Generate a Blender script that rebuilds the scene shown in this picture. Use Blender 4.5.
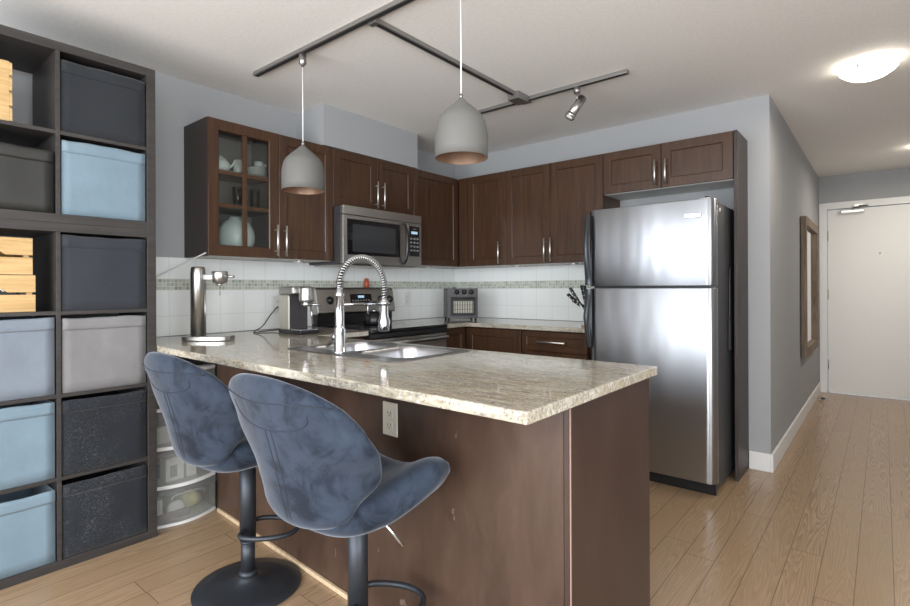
import bpy, bmesh, math, random
from mathutils import Vector, Matrix
random.seed(7)
PI = math.pi
scn = bpy.context.scene
for o in list(bpy.data.objects):
    bpy.data.objects.remove(o)
COL = scn.collection

# ------------------------------------------------------------------ camera
CX, CY, CH = 3.169, -3.833, 1.182
YAW, ROLL, FPX, PPY = math.radians(39.613), math.radians(-0.251), 517.075, 288.604
Fv = Vector((-math.sin(YAW), math.cos(YAW), 0)); Rv = Vector((math.cos(YAW), math.sin(YAW), 0)); Uv = Vector((0, 0, 1))
R3 = Rv*math.cos(ROLL) + Uv*math.sin(ROLL); U3 = Uv*math.cos(ROLL) - Rv*math.sin(ROLL)
cam_d = bpy.data.cameras.new('camera'); cam = bpy.data.objects.new('camera', cam_d); COL.objects.link(cam)
cam_d.sensor_width = 36; cam_d.sensor_fit = 'HORIZONTAL'; cam_d.lens = 36*FPX/910
cam_d.shift_y = (PPY-303)/910; cam_d.clip_start = .02
m4 = Matrix((R3, U3, -Fv)).transposed().to_4x4(); m4.translation = (CX, CY, CH)
cam.matrix_world = m4
scn.camera = cam

# ------------------------------------------------------------------ light, exposure
scn.view_settings.view_transform = 'Standard'; scn.view_settings.look = 'None'
scn.view_settings.gamma = 1; scn.view_settings.use_curve_mapping = False
scn.view_settings.exposure = 1.2
w = bpy.data.worlds.new('world'); scn.world = w; w.use_nodes = True
w.node_tree.nodes['Background'].inputs[0].default_value = (.75, .85, 1, 1)
w.node_tree.nodes['Background'].inputs[1].default_value = 1.0
YBK = -6.2
def area(name, loc, rot, sx, sy, power, col):
    l = bpy.data.lights.new(name, 'AREA'); l.shape = 'RECTANGLE'; l.size = sx; l.size_y = sy; l.energy = power; l.color = col
    o = bpy.data.objects.new(name, l); o.location = loc; o.rotation_euler = rot; COL.objects.link(o); return o
# daylight entering through the balcony windows behind the camera, plus an added fill light on the right
area('window_daylight', (2.3, YBK+.04, 1.2), (PI/2, 0, 0), 4.1, 2.1, 100, (.96, .98, 1))
area('side_fill_light', (4.96, -4.2, 1.35), (PI/2, 0, PI/2), 2.6, 1.7, 46, (.96, .98, 1))

# ------------------------------------------------------------------ materials
MAT = {}
def mat(name, col, rough=.5, metal=0, spec=.5, sheen=0, coat=0, em=None, es=0, trans=0, ior=1.45, alpha=1):
    m = bpy.data.materials.new(name); m.use_nodes = True
    b = m.node_tree.nodes['Principled BSDF']
    b.inputs['Base Color'].default_value = (*col, 1); b.inputs['Roughness'].default_value = rough
    b.inputs['Metallic'].default_value = metal; b.inputs['Specular IOR Level'].default_value = spec
    b.inputs['Sheen Weight'].default_value = sheen; b.inputs['Coat Weight'].default_value = coat
    b.inputs['Transmission Weight'].default_value = trans; b.inputs['IOR'].default_value = ior
    b.inputs['Alpha'].default_value = alpha
    if em: b.inputs['Emission Color'].default_value = (*em, 1); b.inputs['Emission Strength'].default_value = es
    MAT[name] = m; return m
def nt(m): return m.node_tree, m.node_tree.nodes, m.node_tree.links, m.node_tree.nodes['Principled BSDF']
def coords(m, scale=(1, 1, 1), src='Object', rot=(0, 0, 0), loc=(0, 0, 0)):
    t, n, l, b = nt(m)
    tc = n.new('ShaderNodeTexCoord'); mp = n.new('ShaderNodeMapping')
    mp.inputs['Scale'].default_value = scale; mp.inputs['Rotation'].default_value = rot; mp.inputs['Location'].default_value = loc
    if src == 'Position':
        g = n.new('ShaderNodeNewGeometry'); l.new(g.outputs['Position'], mp.inputs[0])
    else: l.new(tc.outputs[src], mp.inputs[0])
    return mp.outputs[0]
def noise(m, vec, scale, detail=4, rough=.5, dist=0):
    t, n, l, b = nt(m); x = n.new('ShaderNodeTexNoise'); x.inputs['Scale'].default_value = scale
    x.inputs['Detail'].default_value = detail; x.inputs['Roughness'].default_value = rough; x.inputs['Distortion'].default_value = dist
    l.new(vec, x.inputs['Vector']); return x.outputs['Fac']
def ramp(m, fac, stops):
    t, n, l, b = nt(m); r = n.new('ShaderNodeValToRGB'); e = r.color_ramp.elements
    while len(e) > len(stops): e.remove(e[-1])
    while len(e) < len(stops): e.new(.5)
    for i, (p, c) in enumerate(stops):
        e[i].position = p; e[i].color = (*c, 1) if len(c) == 3 else c
    l.new(fac, r.inputs[0]); return r.outputs[0]
def mix(m, fac, a, b_, mode='MIX'):
    t, n, l, b = nt(m); x = n.new('ShaderNodeMix'); x.data_type = 'RGBA'; x.blend_type = mode
    for s, v in ((0, fac), (6, a), (7, b_)):
        if hasattr(v, 'links'): l.new(v, x.inputs[s])
        elif s == 0: x.inputs[0].default_value = v
        else: x.inputs[s].default_value = (*v, 1)
    return x.outputs[2]
def setc(m, s, inp='Base Color'): t, n, l, b = nt(m); l.new(s, b.inputs[inp])
def bump(m, fac, strength=.2, dist=.002):
    t, n, l, b = nt(m); x = n.new('ShaderNodeBump'); x.inputs['Strength'].default_value = strength; x.inputs['Distance'].default_value = dist
    l.new(fac, x.inputs['Height']); l.new(x.outputs[0], b.inputs['Normal'])
def mth(m, op, a, b_=None, c=None):
    t, n, l, b = nt(m); x = n.new('ShaderNodeMath'); x.operation = op
    for i, v in enumerate((a, b_, c)):
        if v is None: continue
        if hasattr(v, 'links'): l.new(v, x.inputs[i])
        else: x.inputs[i].default_value = v
    return x.outputs[0]

m = mat('wall_paint', (.345, .352, .362), .75, spec=.25); v = coords(m, src='Position'); bump(m, noise(m, v, 220, 2), .08, .001)
m = mat('ceiling_paint', (.80, .685, .665), .9, spec=.1); v = coords(m, src='Position')
f = noise(m, v, 60, 6, .7); bump(m, f, .22, .003); setc(m, ramp(m, f, [(.35, (.78, .76, .735)), (.65, (.85, .83, .805))]))
m = mat('white_trim', (.72, .72, .71), .4)
m = mat('door_white', (.73, .725, .71), .45)

# oak planks running along y
m = mat('oak_floor', (.5, .35, .2), .24, spec=.5)
t, n, l, b = nt(m)
g = n.new('ShaderNodeNewGeometry'); sx = n.new('ShaderNodeSeparateXYZ'); l.new(g.outputs['Position'], sx.inputs[0])
PW = .1185
xi = mth(m, 'DIVIDE', mth(m, 'SUBTRACT', sx.outputs[0], 2.843-PW*40), PW)
idx = mth(m, 'FLOOR', xi); fx = mth(m, 'FRACT', xi)
wn = n.new('ShaderNodeTexWhiteNoise'); wn.noise_dimensions = '1D'; l.new(idx, wn.inputs['W'])
yy = mth(m, 'DIVIDE', mth(m, 'ADD', sx.outputs[1], mth(m, 'MULTIPLY', wn.outputs['Value'], 7.3)), 1.25)
iy = mth(m, 'FLOOR', yy); fy = mth(m, 'FRACT', yy)
wn2 = n.new('ShaderNodeTexWhiteNoise'); wn2.noise_dimensions = '2D'; cb = n.new('ShaderNodeCombineXYZ'); l.new(idx, cb.inputs[0]); l.new(iy, cb.inputs[1]); l.new(cb.outputs[0], wn2.inputs['Vector'])
cb2 = n.new('ShaderNodeCombineXYZ')
l.new(mth(m, 'MULTIPLY', sx.outputs[0], 13), cb2.inputs[0]); l.new(mth(m, 'MULTIPLY', sx.outputs[1], .75), cb2.inputs[1]); l.new(mth(m, 'MULTIPLY', wn2.outputs['Value'], 37), cb2.inputs[2])
gr = noise(m, cb2.outputs[0], 1.1, 2, .4, .15)
rings = mth(m, 'FRACT', mth(m, 'MULTIPLY', gr, 22))
rings = mth(m, 'SMOOTH_MIN', rings, mth(m, 'MULTIPLY', mth(m, 'SUBTRACT', 1, rings), 4), .1)
cb3 = n.new('ShaderNodeCombineXYZ'); l.new(mth(m, 'MULTIPLY', sx.outputs[0], 260), cb3.inputs[0]); l.new(mth(m, 'MULTIPLY', sx.outputs[1], 9), cb3.inputs[1]); l.new(wn2.outputs['Value'], cb3.inputs[2])
fine = noise(m, cb3.outputs[0], 1, 3, .6)
base = ramp(m, wn2.outputs['Value'], [(0, (.36, .245, .145)), (.5, (.44, .305, .185)), (1, (.49, .345, .22))])
c1 = mix(m, mth(m, 'MULTIPLY', mth(m, 'SUBTRACT', 1, rings), mth(m, 'ADD', .25, mth(m, 'MULTIPLY', wn2.outputs['Value'], .55))), base, (.21, .135, .078))
c2 = mix(m, mth(m, 'MULTIPLY', fine, .45), c1, (.24, .155, .095))
ex = mth(m, 'MINIMUM', fx, mth(m, 'SUBTRACT', 1, fx)); ey = mth(m, 'MINIMUM', fy, mth(m, 'SUBTRACT', 1, fy))
gap = mth(m, 'MAXIMUM', mth(m, 'LESS_THAN', ex, .012), mth(m, 'LESS_THAN', ey, .0012))
setc(m, mix(m, mth(m, 'MULTIPLY', gap, .75), c2, (.09, .06, .04)))
bump(m, mth(m, 'SUBTRACT', mth(m, 'MULTIPLY', fine, .15), gap), .25, .001)

def wood(name, dark, light, rough, scale=(30, 30, 2.2), coat=0, spec=.5, st=(.3, .7)):
    m = mat(name, light, rough, coat=coat, spec=spec); v = coords(m, scale, 'Position')
    f = noise(m, v, 1.5, 5, .6, .4); setc(m, ramp(m, f, [(st[0], dark), (st[1], light)])); return m
wood('espresso_wood', (.034, .0145, .007), (.076, .035, .0160), .34, spec=.55)
wood('espresso_panel', (.040, .0215, .0145), (.078, .045, .031), .38, scale=(7, 7, 2.5), spec=.6)
_m = MAT['espresso_panel']; _c = nt(_m)[3].inputs['Base Color'].links[0].from_socket
_q = noise(_m, coords(_m, (16, 16, 9), 'Position'), 1.3, 3, .65, .5)
_r = mth(_m, 'MULTIPLY', ramp(_m, _q, [(.695, (0, 0, 0)), (.72, (1, 1, 1))]), .35)
setc(_m, mix(_m, _r, _c, (.30, .22, .19)))
wood('espresso_end', (.034, .020, .016), (.052, .030, .024), .36, scale=(7, 7, 2), spec=.5)
wood('cabinet_side', (.036, .027, .025), (.055, .043, .040), .45, spec=.4)
wood('shelf_blackbrown', (.024, .021, .020), (.047, .042, .040), .5, scale=(30, 2.2, 40), spec=.45)
wood('pine', (.42, .26, .11), (.62, .43, .21), .6, scale=(8, 2.5, 45), spec=.25)
wood('mirror_wood', (.10, .07, .05), (.24, .18, .13), .6, scale=(30, 30, 3), spec=.3)
wood('raw_wood', (.45, .33, .2), (.62, .48, .32), .6, spec=.3)
mat('melamine_white', (.62, .62, .6), .5)
mat('cabinet_interior', (.21, .185, .17), .6)

def granite():
    m = mat('granite', (.6, .57, .5), .07, spec=.6)
    v = coords(m, (1, 1, 1), 'Position')
    big = noise(m, v, 5, 4, .6, 1.0); vs = coords(m, (9, 60, 40), 'Position', rot=(0, 0, .25)); strk = noise(m, vs, 1.2, 5, .7, .8)
    vo = nt(m)[1].new('ShaderNodeTexVoronoi'); vo.inputs['Scale'].default_value = 95; nt(m)[2].new(v, vo.inputs['Vector'])
    base = ramp(m, big, [(.3, (.43, .36, .25)), (.55, (.50, .46, .375)), (.75, (.53, .515, .455))])
    c = mix(m, ramp(m, strk, [(.42, (0, 0, 0)), (.66, (.85, .85, .85))]), base, (.19, .175, .15))
    sp = noise(m, v, 130, 3, .65); spots = ramp(m, sp, [(.60, (0, 0, 0)), (.64, (1, 1, 1))])
    c = mix(m, mth(m, 'MULTIPLY', spots, .8), c, (.10, .085, .08))
    lt = noise(m, v, 70, 3, .6); c = mix(m, ramp(m, lt, [(.56, (0, 0, 0)), (.66, (.55, .55, .55))]), c, (.68, .67, .63))
    setc(m, c)
    return m
granite()

def steel(name, col=(.60, .60, .60), rough=.26, stretch=(2, 2, 220), amt=.05, wav=0):
    m = mat(name, col, rough, 1); v = coords(m, stretch, 'Position'); f = noise(m, v, 1.5, 2)
    r = mth(m, 'ADD', mth(m, 'MULTIPLY', f, amt), rough-amt/2); nt(m)[2].new(r, nt(m)[3].inputs['Roughness'])
    if wav:
        v2 = coords(m, (4, 4, .9), 'Position'); bump(m, noise(m, v2, 1, 2), wav, .05)
    return m
mat('brushed_steel', (.50, .495, .48), .34, 1); steel('fridge_steel', (.43, .45, .485), .29, (160, 160, 1.5), .03, .10)
_m = MAT['fridge_steel']; _t, _n, _l, _b = nt(_m); _tg = _n.new('ShaderNodeTangent'); _tg.direction_type = 'RADIAL'; _tg.axis = 'Z'; _l.new(_tg.outputs[0], _b.inputs['Tangent'])
_b.inputs['Anisotropic'].default_value = .9; _b.inputs['Anisotropic Rotation'].default_value = .25
steel('sink_steel', (.48, .48, .49), .30, (60, 60, 60))
steel('stove_steel', (.48, .47, .45), .32)
mat('chrome', (.58, .59, .62), .10, 1); mat('spring_steel', (.62, .62, .62), .28, 1); mat('nickel', (.78, .76, .72), .38, 1); mat('track_metal', (.34, .33, .32), .35, .9)
mat('champagne', (.52, .49, .43), .33, .75); mat('hinge_metal', (.35, .34, .33), .35, 1)
mat('black_plastic', (.012, .012, .013), .28); mat('black_glass', (.008, .008, .009), .05, spec=.6, coat=.3)
mat('black_matte', (.015, .015, .016), .55); mat('fridge_handle', (.045, .05, .057), .3, .3)
m = mat('fridge_side', (.045, .047, .052), .42); bump(m, noise(m, coords(m, src='Position'), 320, 2), .3, .001)
mat('oven_grey', (.055, .052, .055), .42, .3); mat('mw_window', (.035, .037, .04), .10, spec=.6)
mat('knob_dark', (.02, .02, .02), .35)
mat('painted_reflection', (.42, .40, .34), .6, 0); mat('display_lit', (.02, .02, .02), .3, em=(.5, .8, 1), es=.35)
mat('button_grey', (.22, .22, .22), .5)
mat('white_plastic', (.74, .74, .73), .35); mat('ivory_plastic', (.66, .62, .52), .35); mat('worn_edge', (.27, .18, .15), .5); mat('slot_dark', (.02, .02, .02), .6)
mat('cord_white', (.72, .72, .71), .45); mat('cord_black', (.01, .01, .01), .4)
m = mat('pendant_grey', (.128, .126, .118), .65); mat('copper_inside', (.42, .27, .19), .38, .75)
mat('socket_white', (.6, .58, .54), .5)
mat('lamp_glass', (.95, .93, .9), .3, em=(1, .93, .82), es=2.2)
mat('bulb', (.9, .9, .9), .3, em=(1, .9, .75), es=2)
mat('puck_lens', (.8, .8, .78), .3)
mat('red_orange', (.42, .075, .03), .35)
mat('ceramic_white', (.72, .72, .69), .25); mat('enamel_pale', (.66, .69, .67), .3)
mat('stool_metal', (.045, .050, .060), .45, .6)
mat('seam_dark', (.014, .020, .034), .8)
mat('mirror_glass', (.85, .85, .85), .03, 1)
mat('yellow_bag', (.55, .50, .16), .5); mat('card_dark', (.10, .06, .055), .5); mat('brown_leather', (.17, .10, .06), .6)
def clear(name, col, ior=1.45, k=1.0):
    m = bpy.data.materials.new(name); m.use_nodes = True; n = m.node_tree.nodes; l = m.node_tree.links
    for x in list(n):
        if x.type != 'OUTPUT_MATERIAL': n.remove(x)
    out = n['Material Output']; tr = n.new('ShaderNodeBsdfTransparent'); tr.inputs[0].default_value = (*col, 1)
    gl = n.new('ShaderNodeBsdfGlossy'); gl.inputs['Roughness'].default_value = .03
    fr_ = n.new('ShaderNodeFresnel'); fr_.inputs[0].default_value = ior
    mu = n.new('ShaderNodeMath'); mu.operation = 'MULTIPLY'; mu.inputs[1].default_value = k; l.new(fr_.outputs[0], mu.inputs[0])
    mx = n.new('ShaderNodeMixShader'); l.new(mu.outputs[0], mx.inputs[0])
    l.new(tr.outputs[0], mx.inputs[1]); l.new(gl.outputs[0], mx.inputs[2]); l.new(mx.outputs[0], out.inputs[0])
    MAT[name] = m
def glassy(name, col, a, rough=.05):
    m = bpy.data.materials.new(name); m.use_nodes = True; n = m.node_tree.nodes; l = m.node_tree.links
    for x in list(n):
        if x.type != 'OUTPUT_MATERIAL': n.remove(x)
    out = n['Material Output']; tr = n.new('ShaderNodeBsdfTransparent'); tr.inputs[0].default_value = (*col, 1)
    gl = n.new('ShaderNodeBsdfPrincipled'); gl.inputs['Base Color'].default_value = (*col, 1); gl.inputs['Roughness'].default_value = rough
    mx = n.new('ShaderNodeMixShader'); mx.inputs[0].default_value = a
    l.new(tr.outputs[0], mx.inputs[1]); l.new(gl.outputs[0], mx.inputs[2]); l.new(mx.outputs[0], out.inputs[0])
    MAT[name] = m
clear('clear_glass', (.90, .93, .92)); glassy('frosted_plastic', (.84, .85, .84), .13, .25); clear('tumbler_glass', (.96, .98, .98), 1.45, 1.5)

m = mat('velvet', (.03, .045, .075), .85, spec=.15, sheen=.40)
m.node_tree.nodes['Principled BSDF'].inputs['Sheen Roughness'].default_value = .35
m.node_tree.nodes['Principled BSDF'].inputs['Sheen Tint'].default_value = (.85, .90, 1, 1)
v = coords(m, (1, 1, 1)); f = noise(m, v, 8, 5, .62, .9); f2 = noise(m, v, 26, 3, .5, .8)
c = ramp(m, f, [(.39, (.012, .016, .025)), (.51, (.028, .038, .057)), (.75, (.036, .048, .071))])
c = mix(m, ramp(m, f2, [(.32, (.35, .35, .35)), (.48, (0, 0, 0))]), c, (.012, .016, .026)); setc(m, c)
bump(m, noise(m, v, 16, 3, .5), .25, .006)

def fabric(name, c, lint=0, rough=.9):
    m = mat(name, c, rough, spec=.15, sheen=.15); v = coords(m, (1, 1, 1), 'Position')
    f = noise(m, v, 7, 3); k = tuple(x*.88 for x in c); col = ramp(m, f, [(.3, k), (.7, c)])
    if lint:
        vv = coords(m, (1, 1, 1), 'Position'); q = noise(m, vv, 130, 5, .75, 2.5); q2 = noise(m, vv, 5, 2)
        msk = mth(m, 'MULTIPLY', ramp(m, q, [(.575, (0, 0, 0)), (.66, (1, 1, 1))]), ramp(m, q2, [(.40, (0, 0, 0)), (.66, (1, 1, 1))]))
        col = mix(m, mth(m, 'MULTIPLY', msk, lint), col, (.36, .37, .38))
    setc(m, col); bump(m, noise(m, coords(m, (1, 1, 1), 'Position'), 11, 3), .35, .012)
fabric('bin_charcoal', (.028, .031, .036)); fabric('bin_charcoal_linty', (.022, .025, .031), .8)
fabric('bin_slate', (.037, .041, .050)); fabric('bin_blue', (.185, .258, .315)); fabric('bin_pale_blue', (.205, .238, .285))
fabric('bin_grey', (.215, .212, .218)); m = mat('bin_leather', (.028, .028, .026), .45, spec=.4)

def tile():
    m = mat('wall_tile', (.84, .86, .85), .18, spec=.5)
    t, n, l, b = nt(m); g = n.new('ShaderNodeNewGeometry'); s = n.new('ShaderNodeSeparateXYZ'); l.new(g.outputs['Position'], s.inputs[0])
    nn = n.new('ShaderNodeSeparateXYZ'); l.new(g.outputs['Normal'], nn.inputs[0])
    ax = mth(m, 'GREATER_THAN', mth(m, 'ABSOLUTE', nn.outputs[0]), .5)       # wall facing x -> run along y
    h = mth(m, 'ADD', mth(m, 'MULTIPLY', ax, mth(m, 'ADD', s.outputs[1], 2.291+15)), mth(m, 'MULTIPLY', mth(m, 'SUBTRACT', 1, ax), mth(m, 'ADD', s.outputs[0], 15.0)))
    z = s.outputs[2]
    def line(val, step, wd):
        a = mth(m, 'FRACT', mth(m, 'DIVIDE', val, step)); a = mth(m, 'MINIMUM', a, mth(m, 'SUBTRACT', 1, a)); return mth(m, 'LESS_THAN', a, wd/step/2)
    band = mth(m, 'MULTIPLY', mth(m, 'GREATER_THAN', z, 1.181), mth(m, 'LESS_THAN', z, 1.245))
    zz = mth(m, 'ADD', z, -1.181+.15*20); zt = mth(m, 'ADD', z, -1.245+.15*20)
    up = mth(m, 'GREATER_THAN', z, 1.2)
    zsel = mth(m, 'ADD', mth(m, 'MULTIPLY', up, zt), mth(m, 'MULTIPLY', mth(m, 'SUBTRACT', 1, up), zz))
    gr = mth(m, 'MAXIMUM', line(h, .15, .0035), line(zsel, .15, .0035))
    sm = mth(m, 'MAXIMUM', line(h, .0215, .004), line(mth(m, 'ADD', z, -1.181), .0213, .004))
    cb = n.new('ShaderNodeCombineXYZ'); l.new(mth(m, 'FLOOR', mth(m, 'DIVIDE', h, .0215)), cb.inputs[0]); l.new(mth(m, 'FLOOR', mth(m, 'DIVIDE', mth(m, 'ADD', z, -1.181), .0213)), cb.inputs[1])
    wn = n.new('ShaderNodeTexWhiteNoise'); wn.noise_dimensions = '2D'; l.new(cb.outputs[0], wn.inputs['Vector'])
    mc = ramp(m, wn.outputs['Value'], [(0, (.30, .34, .28)), (.5, (.44, .48, .41)), (1, (.58, .60, .52))])
    big = mix(m, mth(m, 'MULTIPLY', gr, .5), (.84, .865, .86), (.58, .57, .54)); small = mix(m, sm, mc, (.66, .66, .62))
    setc(m, mix(m, band, big, small))
    bump(m, mth(m, 'SUBTRACT', 1, mix(m, band, gr, sm)), .3, .001)
tile()

# ------------------------------------------------------------------ mesh building
class MB:
    def __init__(s): s.bm = bmesh.new(); s.sm = []
    def _faces(s, vs, fs, smooth=False):
        V = [s.bm.verts.new(v) for v in vs]
        for f in fs:
            try: q = s.bm.faces.new([V[i] for i in f]); q.smooth = smooth
            except ValueError: pass
        return V
    def box(s, x0, x1, y0, y1, z0, z1, M=None):
        vs = [Vector((x, y, z)) for x in (x0, x1) for y in (y0, y1) for z in (z0, z1)]
        if M: vs = [M @ v for v in vs]
        s._faces(vs, [(0, 1, 3, 2), (4, 6, 7, 5), (0, 4, 5, 1), (2, 3, 7, 6), (0, 2, 6, 4), (1, 5, 7, 3)]); return s
    def prism(s, poly, z0, z1, M=None):
        n = len(poly); vs = [Vector((x, y, z0)) for x, y in poly] + [Vector((x, y, z1)) for x, y in poly]
        if M: vs = [M @ v for v in vs]
        s._faces(vs, [tuple(range(n))[::-1], tuple(range(n, 2*n))] + [(i, (i+1) % n, n+(i+1) % n, n+i) for i in range(n)]); return s
    def lathe(s, prof, c=(0, 0, 0), n=32, M=None, closed=False):
        vs = []; idx = []
        c = Vector(c)
        for r, z in prof:
            row = []
            if r < 1e-6: vs.append(Vector((0, 0, z))); row = [len(vs)-1]*n
            else:
                for i in range(n): a = 2*PI*i/n; vs.append(Vector((r*math.cos(a), r*math.sin(a), z))); row.append(len(vs)-1)
            idx.append(row)
        fs = []
        k = len(prof)
        for j in range(k if closed else k-1):
            a, b = idx[j], idx[(j+1) % k]
            for i in range(n):
                f = [a[i], a[(i+1) % n], b[(i+1) % n], b[i]]; g = []
                for q in f:
                    if q not in g: g.append(q)
                if len(g) > 2: fs.append(g)
        if M: vs = [M @ v for v in vs]
        s._faces([v+c for v in vs], fs, True); return s
    def cyl(s, p0, p1, r0, r1=None, n=20, cap=True):
        p0, p1 = Vector(p0), Vector(p1); r1 = r0 if r1 is None else r1; d = p1-p0; L = d.length
        M = Matrix.Translation(p0) @ d.to_track_quat('Z', 'Y').to_matrix().to_4x4()
        pr = [(r0, 0), (r1, L)]
        if cap: pr = [(0, 0)] + pr + [(0, L)]
        return s.lathe(pr, n=n, M=M)
    def tube(s, pts, r, n=10, closed=False, sub=1, cap=True):
        pts = [Vector(p) for p in pts]
        if sub > 1: pts = catmull(pts, sub, closed)
        N = len(pts); rings = []; up = None; vs = []
        for i, p in enumerate(pts):
            a = pts[(i-1) % N] if closed or i else p; b = pts[(i+1) % N] if closed or i < N-1 else p
            t = (b-a).normalized()
            if up is None: up = t.orthogonal().normalized()
            up = (up - t*up.dot(t)).normalized(); bi = t.cross(up)
            rr = r[i*(len(r)-1)//max(1, N-1)] if isinstance(r, (list, tuple)) else r
            rings.append([len(vs)+k for k in range(n)])
            vs += [p + (up*math.cos(2*PI*k/n)+bi*math.sin(2*PI*k/n))*rr for k in range(n)]
        fs = []
        for i in range(N if closed else N-1):
            a, b = rings[i], rings[(i+1) % N]; fs += [(a[k], a[(k+1) % n], b[(k+1) % n], b[k]) for k in range(n)]
        if not closed and cap: fs += [tuple(rings[0][::-1]), tuple(rings[-1])]
        s._faces(vs, fs, True); return s
    def grid(s, f, nu, nv, wrapu=False, smooth=True):
        vs = [f(i/(nu if wrapu else nu-1), j/(nv-1)) for j in range(nv) for i in range(nu)]; fs = []
        for j in range(nv-1):
            for i in range(nu if wrapu else nu-1):
                fs.append((j*nu+i, j*nu+(i+1) % nu, (j+1)*nu+(i+1) % nu, (j+1)*nu+i))
        s._faces([Vector(v) for v in vs], fs, smooth); return s
    def gslab(s, xs, ys, mask, z0, z1, warp=None):
        bm = s.bm; V = {}
        def g(i, j, k):
            if (i, j, k) not in V:
                p = Vector((xs[i], ys[j], z1 if k else z0))
                if warp: p = warp(p)
                V[(i, j, k)] = bm.verts.new(p)
            return V[(i, j, k)]
        ok = lambda i, j: 0 <= i < len(xs)-1 and 0 <= j < len(ys)-1 and mask(i, j)
        for i in range(len(xs)-1):
            for j in range(len(ys)-1):
                if not ok(i, j): continue
                bm.faces.new([g(i, j, 1), g(i+1, j, 1), g(i+1, j+1, 1), g(i, j+1, 1)])
                bm.faces.new([g(i, j, 0), g(i, j+1, 0), g(i+1, j+1, 0), g(i+1, j, 0)])
                for (di, dj, a, b) in ((-1, 0, (i, j+1), (i, j)), (1, 0, (i+1, j), (i+1, j+1)), (0, -1, (i, j), (i+1, j)), (0, 1, (i+1, j+1), (i, j+1))):
                    if not ok(i+di, j+dj): bm.faces.new([g(*a, 0), g(*b, 0), g(*b, 1), g(*a, 1)])
        return s
    def done(s, name, m, parent=None, bev=0, label=None, smooth=None, sub=0, seg=2):
        bmesh.ops.remove_doubles(s.bm, verts=s.bm.verts, dist=1e-6)
        bmesh.ops.recalc_face_normals(s.bm, faces=s.bm.faces)
        org = Vector((0, 0, 0)); q = parent
        while q is not None: org += q.location; q = q.parent
        for v in s.bm.verts: v.co -= org
        me = bpy.data.meshes.new(name); 
        if smooth is not None:
            for f in s.bm.faces: f.smooth = smooth
        s.bm.to_mesh(me); s.bm.free()
        for mm in (m if isinstance(m, (list, tuple)) else [m]): me.materials.append(MAT[mm])
        o = bpy.data.objects.new(name, me); COL.objects.link(o)
        if parent is not None: o.parent = parent
        if bev:
            b = o.modifiers.new('bevel', 'BEVEL'); b.width = bev; b.segments = seg; b.limit_method = 'ANGLE'; b.angle_limit = .6
        if sub:
            b = o.modifiers.new('subsurf', 'SUBSURF'); b.levels = sub; b.render_levels = sub
        if label: o['label'] = label
        return o
def catmull(P, sub, closed=False):
    out = []; N = len(P)
    for i in range(N if closed else N-1):
        if closed: a, b, c, d = P[(i-1) % N], P[i], P[(i+1) % N], P[(i+2) % N]
        else: a, b, c, d = P[max(i-1, 0)], P[i], P[i+1], P[min(i+2, N-1)]
        for k in range(sub):
            t = k/sub; out.append(.5*((2*b)+(c-a)*t+(2*a-5*b+4*c-d)*t*t+(3*b-a-3*c+d)*t**3))
    if not closed: out.append(P[-1])
    return out
def Box(*a): return MB().box(*a)
def tag(o, label, cat, group=None, kind=None):
    if label: o['label'] = label
    if cat: o['category'] = cat
    if group: o['group'] = group
    if kind: o['kind'] = kind
    return o
def thing(name, label, cat, loc=(0, 0, 0), group=None):
    o = bpy.data.objects.new(name, None); COL.objects.link(o); o.location = loc; o.empty_display_size = .05
    return tag(o, label, cat, group)
def struct(name, mb, m, label=None, bev=0, parent=None):
    o = mb.done(name, m, parent, bev)
    if parent is None: o['kind'] = 'structure'; o['label'] = label or name.replace('_', ' '); o['category'] = name.split('_')[0]
    return o
def dup(root, loc, label=None, group=None, rz=None):
    r = root.copy(); COL.objects.link(r); r.location = loc
    if label: r['label'] = label
    if group: r['group'] = group
    if rz is not None: r.rotation_euler = (0, 0, rz)
    def rec(a, b):
        for ch in [o for o in a.children]:
            c = ch.copy(); COL.objects.link(c); c.parent = b; rec(ch, c)
    rec(root, r); return r

# ------------------------------------------------------------------ room shell
ZC = 2.417; XH, YD = 2.613, 3.28; XR = 5.0; YB = YBK
struct('floor', Box(-.15, XR+.15, YB-.15, YD+.15, -.1, 0), 'oak_floor', 'light oak plank floor')
struct('ceiling', Box(-.15, XR+.15, YB-.15, YD+.15, ZC, ZC+.1), 'ceiling_paint', 'white textured ceiling')
struct('wall_left', Box(-.15, 0, YB, .0, 0, ZC), 'wall_paint', 'grey wall behind the shelving and stove')
struct('wall_back', Box(-.15, XH, 0, .15, 0, ZC), 'wall_paint', 'grey wall behind the back kitchen run')
struct('wall_hall_left', Box(XH-.12, XH, .15, YD, 0, ZC), 'wall_paint', 'grey hallway wall carrying the mirror')
struct('wall_hall_right', Box(3.86, 3.98, .6, YD, 0, ZC), 'wall_paint', 'hallway wall on the right')
struct('wall_hall_return', Box(3.98, XR, .6, .72, 0, ZC), 'wall_paint', 'wall returning to the right room side')
# entrance wall with door opening
DX0, DX1, DZ = 2.69, 3.60, 2.045
struct('wall_entrance', Box(XH-.12, DX0, YD, YD+.15, 0, ZC).box(DX1, 3.98, YD, YD+.15, 0, ZC).box(DX0, DX1, YD, YD+.15, DZ, ZC), 'wall_paint', 'grey wall around the entrance door')
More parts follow.
